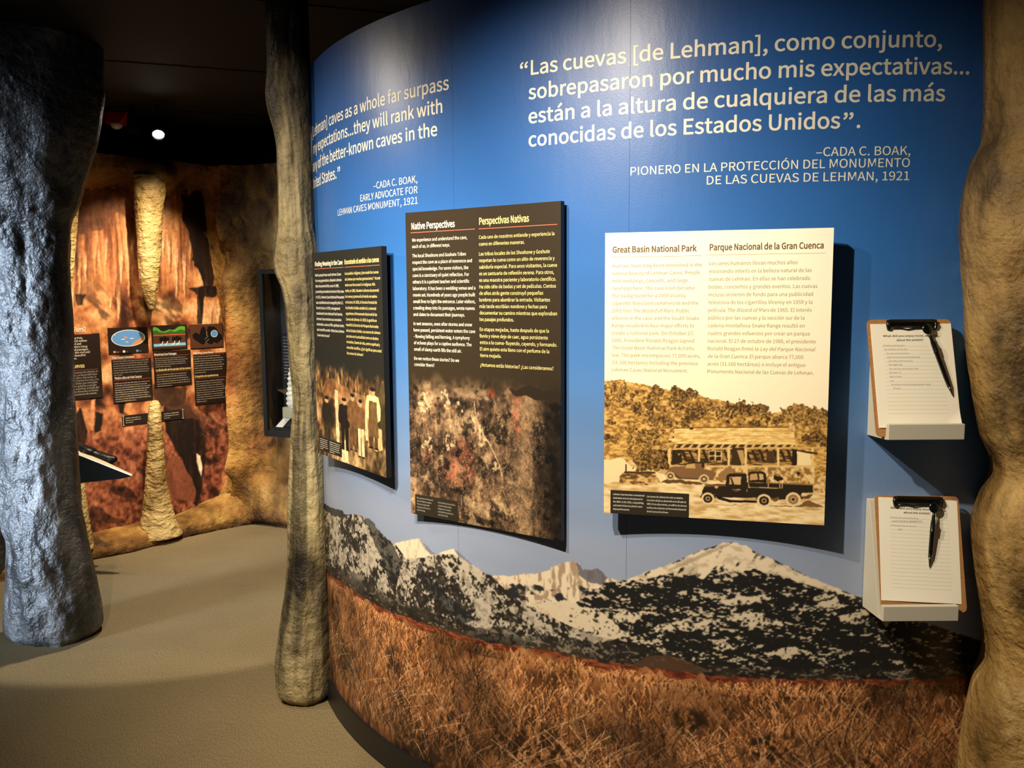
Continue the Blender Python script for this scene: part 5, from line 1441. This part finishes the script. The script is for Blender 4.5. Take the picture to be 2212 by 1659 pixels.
# ------------------------------------------------------------------ slanted shelf with a small bronze
def reading_shelf():
    Y = 4.98
    A = at(60, 940, Y); Bp = at(285, 1029, Y); C_ = at(262, 1034, Y); D_ = at(60, 1056, Y)
    back = np.array([-.10, .42, 0])
    t = thing('slanted_shelf', 'slanted dark shelf with a pale top jutting out behind the thick dark column', 'shelf', (A[0] + .05, Y + .1, 0))
    o = np.array(t.location)
    b = B(); b.add([A - o, Bp - o, C_ - o, D_ - o, A - o + back * .40, Bp - o + back * .05, C_ - o + back * .05, D_ - o + back * .40], [(0, 3, 2, 1), (4, 5, 6, 7), (0, 1, 5, 4), (1, 2, 6, 5), (2, 3, 7, 6), (3, 0, 4, 7)]); b.build('body', 'shelf_side', t)
    n = np.array([0, 0, .008])
    b = B(); q4 = [A - o, Bp - o, Bp - o + back * .05, A - o + back * .40]; b.add([k + n * .1 for k in q4] + [k + n for k in q4], [(0, 3, 2, 1), (4, 5, 6, 7), (0, 1, 5, 4), (1, 2, 6, 5), (2, 3, 7, 6), (3, 0, 4, 7)]); b.build('top', 'shelf', t)
    b = B(); b.box((-.02, .02, 0), (.10, .14, D_[2] + .02)); b.build('post', 'shelf_side', t)
    # bronze figure: one skinned body
    ax = (Bp - A) / np.linalg.norm(Bp - A)
    P = lambda x, y, dy, up: at(x, y, Y + .10 + dy)
    pts = {'pelvis': (214, 990, .0, .030), 'belly': (200, 982, .0, .036), 'chest': (184, 974, .0, .036), 'neck': (173, 966, .0, .022), 'head': (165, 962, 0, .026), 'snout': (158, 965, 0, .010),
           'rump': (232, 995, 0, .027), 'tailbase': (246, 992, 0, .020), 'tail': (254, 991, 0, .010),
           'lega': (229, 1001, -.03, .012), 'foota': (227, 1007, -.04, .008), 'legb': (236, 1000, .05, .012), 'footb': (236, 1004, .06, .008),
           'arma': (178, 980, -.04, .013), 'handa': (171, 983, -.06, .009), 'armb': (182, 978, .05, .013), 'handb': (176, 978, .07, .009)}
    names = list(pts)
    edges = [('pelvis', 'belly'), ('belly', 'chest'), ('chest', 'neck'), ('neck', 'head'), ('head', 'snout'), ('pelvis', 'rump'), ('rump', 'tailbase'), ('tailbase', 'tail'), ('rump', 'lega'), ('lega', 'foota'), ('rump', 'legb'), ('legb', 'footb'), ('chest', 'arma'), ('arma', 'handa'), ('chest', 'armb'), ('armb', 'handb')]
    me = bpy.data.meshes.new('bronze_animal')
    me.from_pydata([tuple(P(pts[k][0], pts[k][1], pts[k][2], 0)) for k in names], [(names.index(a), names.index(b_)) for a, b_ in edges], [])
    ob = bpy.data.objects.new('bronze_animal', me); COL.objects.link(ob)
    sk = ob.modifiers.new('skin', 'SKIN'); sk.use_smooth_shade = True
    for i, k in enumerate(names):
        me.skin_vertices[0].data[i].radius = (pts[k][3] * 1.25, pts[k][3] * 1.25)
    me.skin_vertices[0].data[0].use_root = True
    ss = ob.modifiers.new('sub', 'SUBSURF'); ss.levels = ss.render_levels = 2
    me.materials.append(MAT['bronze'])
    props(ob, 'small dark bronze animal figure lying on the slanted shelf', 'sculpture')
reading_shelf()

# ------------------------------------------------------------------ under the ceiling of the alcove
def track_light(label, x, y, Y, lit, aim):
    p = at(x, y, Y)
    t = thing('track_light', label, 'lamp', p, 'track lights over the alcove')
    t.rotation_euler = (Vector(aim) - Vector(p)).to_track_quat('-Z', 'Y').to_euler()
    n = 24; b = B()
    prof = [(.028, .10), (.030, .09), (.036, .02), (.040, -.03), (.036, -.032), (.033, -.012)]
    v, f = [], []
    for r, z in prof: v += [(r * math.cos(2 * math.pi * k / n), r * math.sin(2 * math.pi * k / n), z) for k in range(n)]
    for i in range(len(prof) - 1): f += [(i * n + k, i * n + (k + 1) % n, (i + 1) * n + (k + 1) % n, (i + 1) * n + k) for k in range(n)]
    f.append(tuple(range(n)))
    b.add(v, f).build('housing', 'black', t, True)
    l_ = B(); v = [(.034 * math.cos(2 * math.pi * k / n), .034 * math.sin(2 * math.pi * k / n), -.016) for k in range(n)]
    l_.add(v, [tuple(range(n))[::-1]]); l_.build('bulb', 'lamp' if lit else 'lens', t)
    s = B(); inv = t.rotation_euler.to_matrix().inverted()
    top = inv @ Vector((0, 0, CEIL - p[2])); s.tube([(0, 0, .08), tuple(top)], .010); s.build('stem', 'black', t)
    return p
lp = track_light('lit spotlight glowing under the ceiling above the cave photograph', 342, 286, 5.45, True, (-1.2, 3.0, .3))
track_light('unlit dark spotlight hanging beside the red fire alarm', 287, 276, 5.50, False, (-2.6, 5.9, 1.2))
def alarm():
    p = at(240, 262, 5.62)
    t = thing('fire_alarm', 'red fire alarm with a clear strobe under the black ceiling', 'alarm', (p[0], p[1], CEIL))
    b = B(); h = CEIL - p[2] + .012
    b.prism([(-.075, 0, 0), (.11, 0, 0), (.06, 0, -h), (-.045, 0, -h)], (0, .11, 0)); b.build('base', 'red', t, bevel=.006)
    n, v, f = 20, [], []
    for i in range(7):
        a = i / 6 * math.pi / 2
        v += [(.012 + .036 * math.cos(a) * math.cos(2 * math.pi * k / n), .05 + .036 * math.cos(a) * math.sin(2 * math.pi * k / n), -h - .030 * math.sin(a)) for k in range(n)]
    for i in range(6): f += [(i * n + k, (i + 1) * n + k, (i + 1) * n + (k + 1) % n, i * n + (k + 1) % n) for k in range(n)]
    mesh('strobe_lens', v, f, 'lens', t, True)
alarm()
# ------------------------------------------------------------------ clipboards on their stands
def clip_stand(label, x0, x1, zb):
    xm = (x0 + x1) / 2
    yw = CY - math.sqrt((RW + .0005) ** 2 - max(abs(x0 - CX), abs(x1 - CX)) ** 2) - .0
    yw = min(yw, CY - RW - .0005)
    h = .297
    t = thing('clipboard_stand', label, 'stand', (xm, yw, zb), 'clipboard stands on the mural wall')
    w = x1 - x0
    b = B()
    b.prism([(-w / 2, 0, 0), (-w / 2, -.112, .006), (-w / 2, -.112, .014), (-w / 2, -.104, .014), (-w / 2, -.020, h), (-w / 2, 0, h)][::-1], (w, 0, 0))
    b.build('wedge', 'stand', t, bevel=.0012)
    b = B(); b.prism([(-w / 2, -.111, .006), (-w / 2, -.128, .008), (-w / 2, -.128, .047), (-w / 2, -.112, .047)][::-1], (w, 0, 0))
    b.build('lip', 'stand', t, bevel=.0012)
    # frame of the slope: origin at its top, x right, y up the slope, z out
    e = np.array([0, -.084, .014 - h]); e /= np.linalg.norm(e)
    n = np.array([0, e[2], -e[1]]); n = n if n[1] < 0 else -n
    o = np.array([xm, yw - .020, zb + h])
    return Matrix(((1, 0, 0, o[0]), (0, -e[1], n[1], o[1]), (0, -e[2], n[2], o[2]), (0, 0, 0, 1))), xm
def on_slope(mt, x, t, rot, z):
    return mt @ Matrix.Translation((x, -t, z)) @ Matrix.Rotation(rot, 4, 'Z')
def rounded(w, h, r, z0, z1, n=5):
    pts = []
    for cx, cy, a0 in ((w / 2 - r, h / 2 - r, 0), (-w / 2 + r, h / 2 - r, 90), (-w / 2 + r, -h / 2 + r, 180), (w / 2 - r, -h / 2 + r, 270)):
        for k in range(n + 1):
            a = math.radians(a0 + 90 * k / n); pts.append((cx + r * math.cos(a), cy + r * math.sin(a), z0))
    return pts, (0, 0, z1 - z0)
def clipboard(label, mt, x, t, rot, w, h, cx):
    o = thing('clipboard', label, 'clipboard', group='brown clipboards')
    o.matrix_world = on_slope(mt, x, t, rot, .0008)
    b = B(); p, d = rounded(w, h, .013, 0, .003); b.prism(p, d); b.build('board', 'hardboard', o)
    top = h / 2
    b = B()
    b.prism([(cx - .058, top - .002, .003), (cx - .058, top - .002, .014), (cx - .058, top - .010, .017), (cx - .058, top - .020, .011), (cx - .058, top - .020, .003)], (.116, 0, 0))
    c_ = b.build('clip_bar', 'clip', o, bevel=.0012)
    for s in (-1, 1):
        b = B()
        b.tube([(cx + s * .059, top - .004, .010), (cx + s * .061, top - .016, .011), (cx + s * .060, top - .026, .0085), (cx + s * .052, top - .028, .0075)], [.005, .0058, .0045, .002], 10)
        b.build('clip_ear', 'clip', c_, True)
    b = B(); b.tube([(cx - .055, top - .0245, .0078), (cx - .030, top - .024, .0078), (cx - .012, top - .0275, .0080), (cx + .006, top - .0245, .0080), (cx + .055, top - .0235, .0078)], .0017, 8)
    b.build('wire_jaw', 'clip', c_, True)
    for s in (-.030, .030):
        b = B()
        n = 14; b.add([(cx + s + .0035 * math.cos(6.2832 * k / n), top - .0105 + .0035 * math.sin(6.2832 * k / n), .0178) for k in range(n)] + [(cx + s, top - .0105, .0192)], [(k, (k + 1) % n, n) for k in range(n)])
        b.build('rivet', 'clip', c_, True)
    return o
def pad(label, mt, x, t, rot, w, h, thick, z, title, hand, lines, curl):
    o = thing('paper_sheet', label, 'paper', group='question sheets')
    o.matrix_world = on_slope(mt, x, t, rot, z)
    nx, ny = 30, 40
    X, Y = np.meshgrid(np.linspace(-w / 2, w / 2, nx), np.linspace(-h / 2, h / 2, ny))
    lift = lambda a, b_: (curl * np.clip((np.asarray(a) / w + .5) * 1.0 + (.5 - (np.asarray(b_) / h + .5)) * 1.4 - 1.45, 0, 1) ** 1.5 * .055
                          + .0022 * np.clip(np.sin((np.asarray(a) / w + .5) * 3.1416), 0, 1) * np.clip(.5 - np.asarray(b_) / h, 0, 1) ** 2)
    Z = thick + lift(X, Y)
    v = np.concatenate([np.stack([X, Y, Z], -1).reshape(-1, 3), np.stack([X, Y, np.zeros_like(X)], -1).reshape(-1, 3)])
    g = grid_faces(nx, ny); f = [tuple(q) for q in g] + [tuple(q[::-1] + nx * ny) for q in g]
    rim = list(range(nx)) + [nx - 1 + nx * j for j in range(1, ny)] + [nx * (ny - 1) + i for i in range(nx - 2, -1, -1)] + [nx * j for j in range(ny - 2, 0, -1)]
    for a, b_ in zip(rim, rim[1:] + rim[:1]): f.append((a, a + nx * ny, b_ + nx * ny, b_))
    mesh('sheet', v, f, 'paper', o, False)
    lt = Lettering()
    for q in title: lt.add(q[0], q[1], q[2], 0.0047, width=q[3], bold=.009, mat=0, align='C')
    x0, x1, y0, dy, n = lines
    for k in range(n): lt.rect(x0, y0 - k * dy, x1, y0 - k * dy + .0004, 1)
    for q in hand: lt.add(q[0], q[1], q[2], q[3], sx=.0135 * q[3] / .0035, mat=2, shear=.25, rot=q[4] if len(q) > 4 else 0)
    lt.build('lettering', ['ink_black', 'ink_grey_light', 'ink_grey'], lambda a, b_, l: (a, b_, thick + float(lift(a, b_)) + .00012), o)
    return o
def pen(label, mt, head, tip, zh, zt):
    a = np.array([head[0], -head[1], zh]); b_ = np.array([tip[0], -tip[1], zt])
    L = np.linalg.norm(b_ - a); d = (b_ - a) / L
    o = thing('pen', label, 'pen', group='black pens with paddle tops')
    x = d; z = np.array([0, 0, 1.0]) - d * d[2]; z /= np.linalg.norm(z); y = np.cross(z, x)
    o.matrix_world = mt @ Matrix(((x[0], y[0], z[0], a[0]), (x[1], y[1], z[1], a[1]), (x[2], y[2], z[2], a[2]), (0, 0, 0, 1)))
    n = 16
    def lathe(prof, name, m):
        v, f = [], []
        for s, r in prof: v += [(s, r * math.cos(6.28319 * k / n), r * math.sin(6.28319 * k / n)) for k in range(n)]
        for i in range(len(prof) - 1): f += [(i * n + k, i * n + (k + 1) % n, (i + 1) * n + (k + 1) % n, (i + 1) * n + k) for k in range(n)]
        f += [tuple(range(n))[::-1], tuple(range((len(prof) - 1) * n, len(prof) * n))]
        mesh(name, v, f, m, o, True)
    lathe([(.010, .0030), (.018, .0032), (.022, .0042), (.030, .0044), (.038, .0058), (.060, .0062), (.061, .0066), (.064, .0066), (.065, .0060), (L - .050, .0058), (L - .026, .0052)], 'barrel', 'pen')
    lathe([(L - .026, .0046), (L - .022, .0042), (L - .006, .0018), (L, .0006)], 'tip', 'steel')
    v, f = [], []
    m = 10
    for i in range(m + 1):
        p = math.pi * i / m
        for k in range(24):
            q = 6.28319 * k / 24
            v.append((-.0005 + .0145 * math.sin(p) * math.cos(q), .0138 * math.sin(p) * math.sin(q), .0042 * math.cos(p)))
    for i in range(m): f += [(i * 24 + k, (i + 1) * 24 + k, (i + 1) * 24 + (k + 1) % 24, i * 24 + (k + 1) % 24) for k in range(24)]
    mesh('paddle_top', v, f, 'pen', o, True)
    b = B(); b.box((.036, -.0018, .0060), (.062, .0018, .0085)); b.build('pocket_clip', 'pen', o)
    return o
# upper set
mt, xm = clip_stand('pale grey wedge stand on the wall, upper of the two', .9335, 1.1225, 1.305)
clipboard('upper brown clipboard with a full page of handwriting', mt, 1.020 - xm, .146, 0.0, .216, .302, .004)
ux, uy = 1.023 - xm, .141
hy = lambda t: uy - t
pad('upper white sheet with many lines of pencil handwriting and a curled corner', mt, ux, uy, 0.0, .206, .268, .0022, .0040,
    [('What did you enjoy most, learning,', 1.021 - 1.023, hy(.041), .144), ('about the exhibit?', 1.017 - 1.023, hy(.052), .068)],
    [('Standing under the stars!', -.076, hy(.0655), .0035), ('the emphasis on the stars', -.074, hy(.0755), .0037), ('The caves, & the new pictures', -.070, hy(.0858), .0032), ('Night Sky and historical backgrounds', -.068, hy(.0960), .0036), ('Todd, Mike, Earth Cave Tour,', -.068, hy(.1060), .0036), ('The Night Sky', -.067, hy(.1160), .0042), ('The cave tour and Lehman Creek', -.066, hy(.1262), .0036), ('The Stars ’14', -.067, hy(.1362), .0038), ('Maps of cave', -.066, hy(.1464), .0038), ('cave', -.066, hy(.1566), .0032), ('The design & manuscript & great graphic design', -.065, hy(.1668), .0034), ('The stars', -.061, hy(.1768), .0036)],
    (-.077, .075, hy(.0665), .01018, 18), 1.0)
pen('black pen slanting across the upper sheet, tucked under the clip', mt, (1.058 - xm, .0245), (1.112 - xm, .198), .021, .0085)
# lower set
mt, xm = clip_stand('pale grey wedge stand on the wall, lower of the two', .9385, 1.1300, .838)
clipboard('lower brown clipboard set askew on its stand', mt, 1.0575 - xm, .138, math.radians(-1.4), .220, .296, .000)
pad('lower white sheet with a few faint pencil lines at the top', mt, 1.0560 - xm, .1300, math.radians(-3.1), .206, .264, .0005, .0040,
    [('What did you enjoy most, learning,', .001, .1030, .146), ('about the exhibit?', -.003, .0925, .070)],
    [('The cave room and the fossil thing.', -.074, .0790, .0034), ('CAVE ROOM & MAMMOTH', -.070, .0680, .0050, .03), ('My favorite part was the rocks and', -.072, .0585, .0030), ('bats', -.054, .0480, .0042, .05)],
    (-.076, .080, .0785, .00982, 19), 0.0)
pen('black pen hanging almost straight down on the lower sheet', mt, (1.0965 - xm, .0225), (1.0755 - xm, .175), .021, .0080)
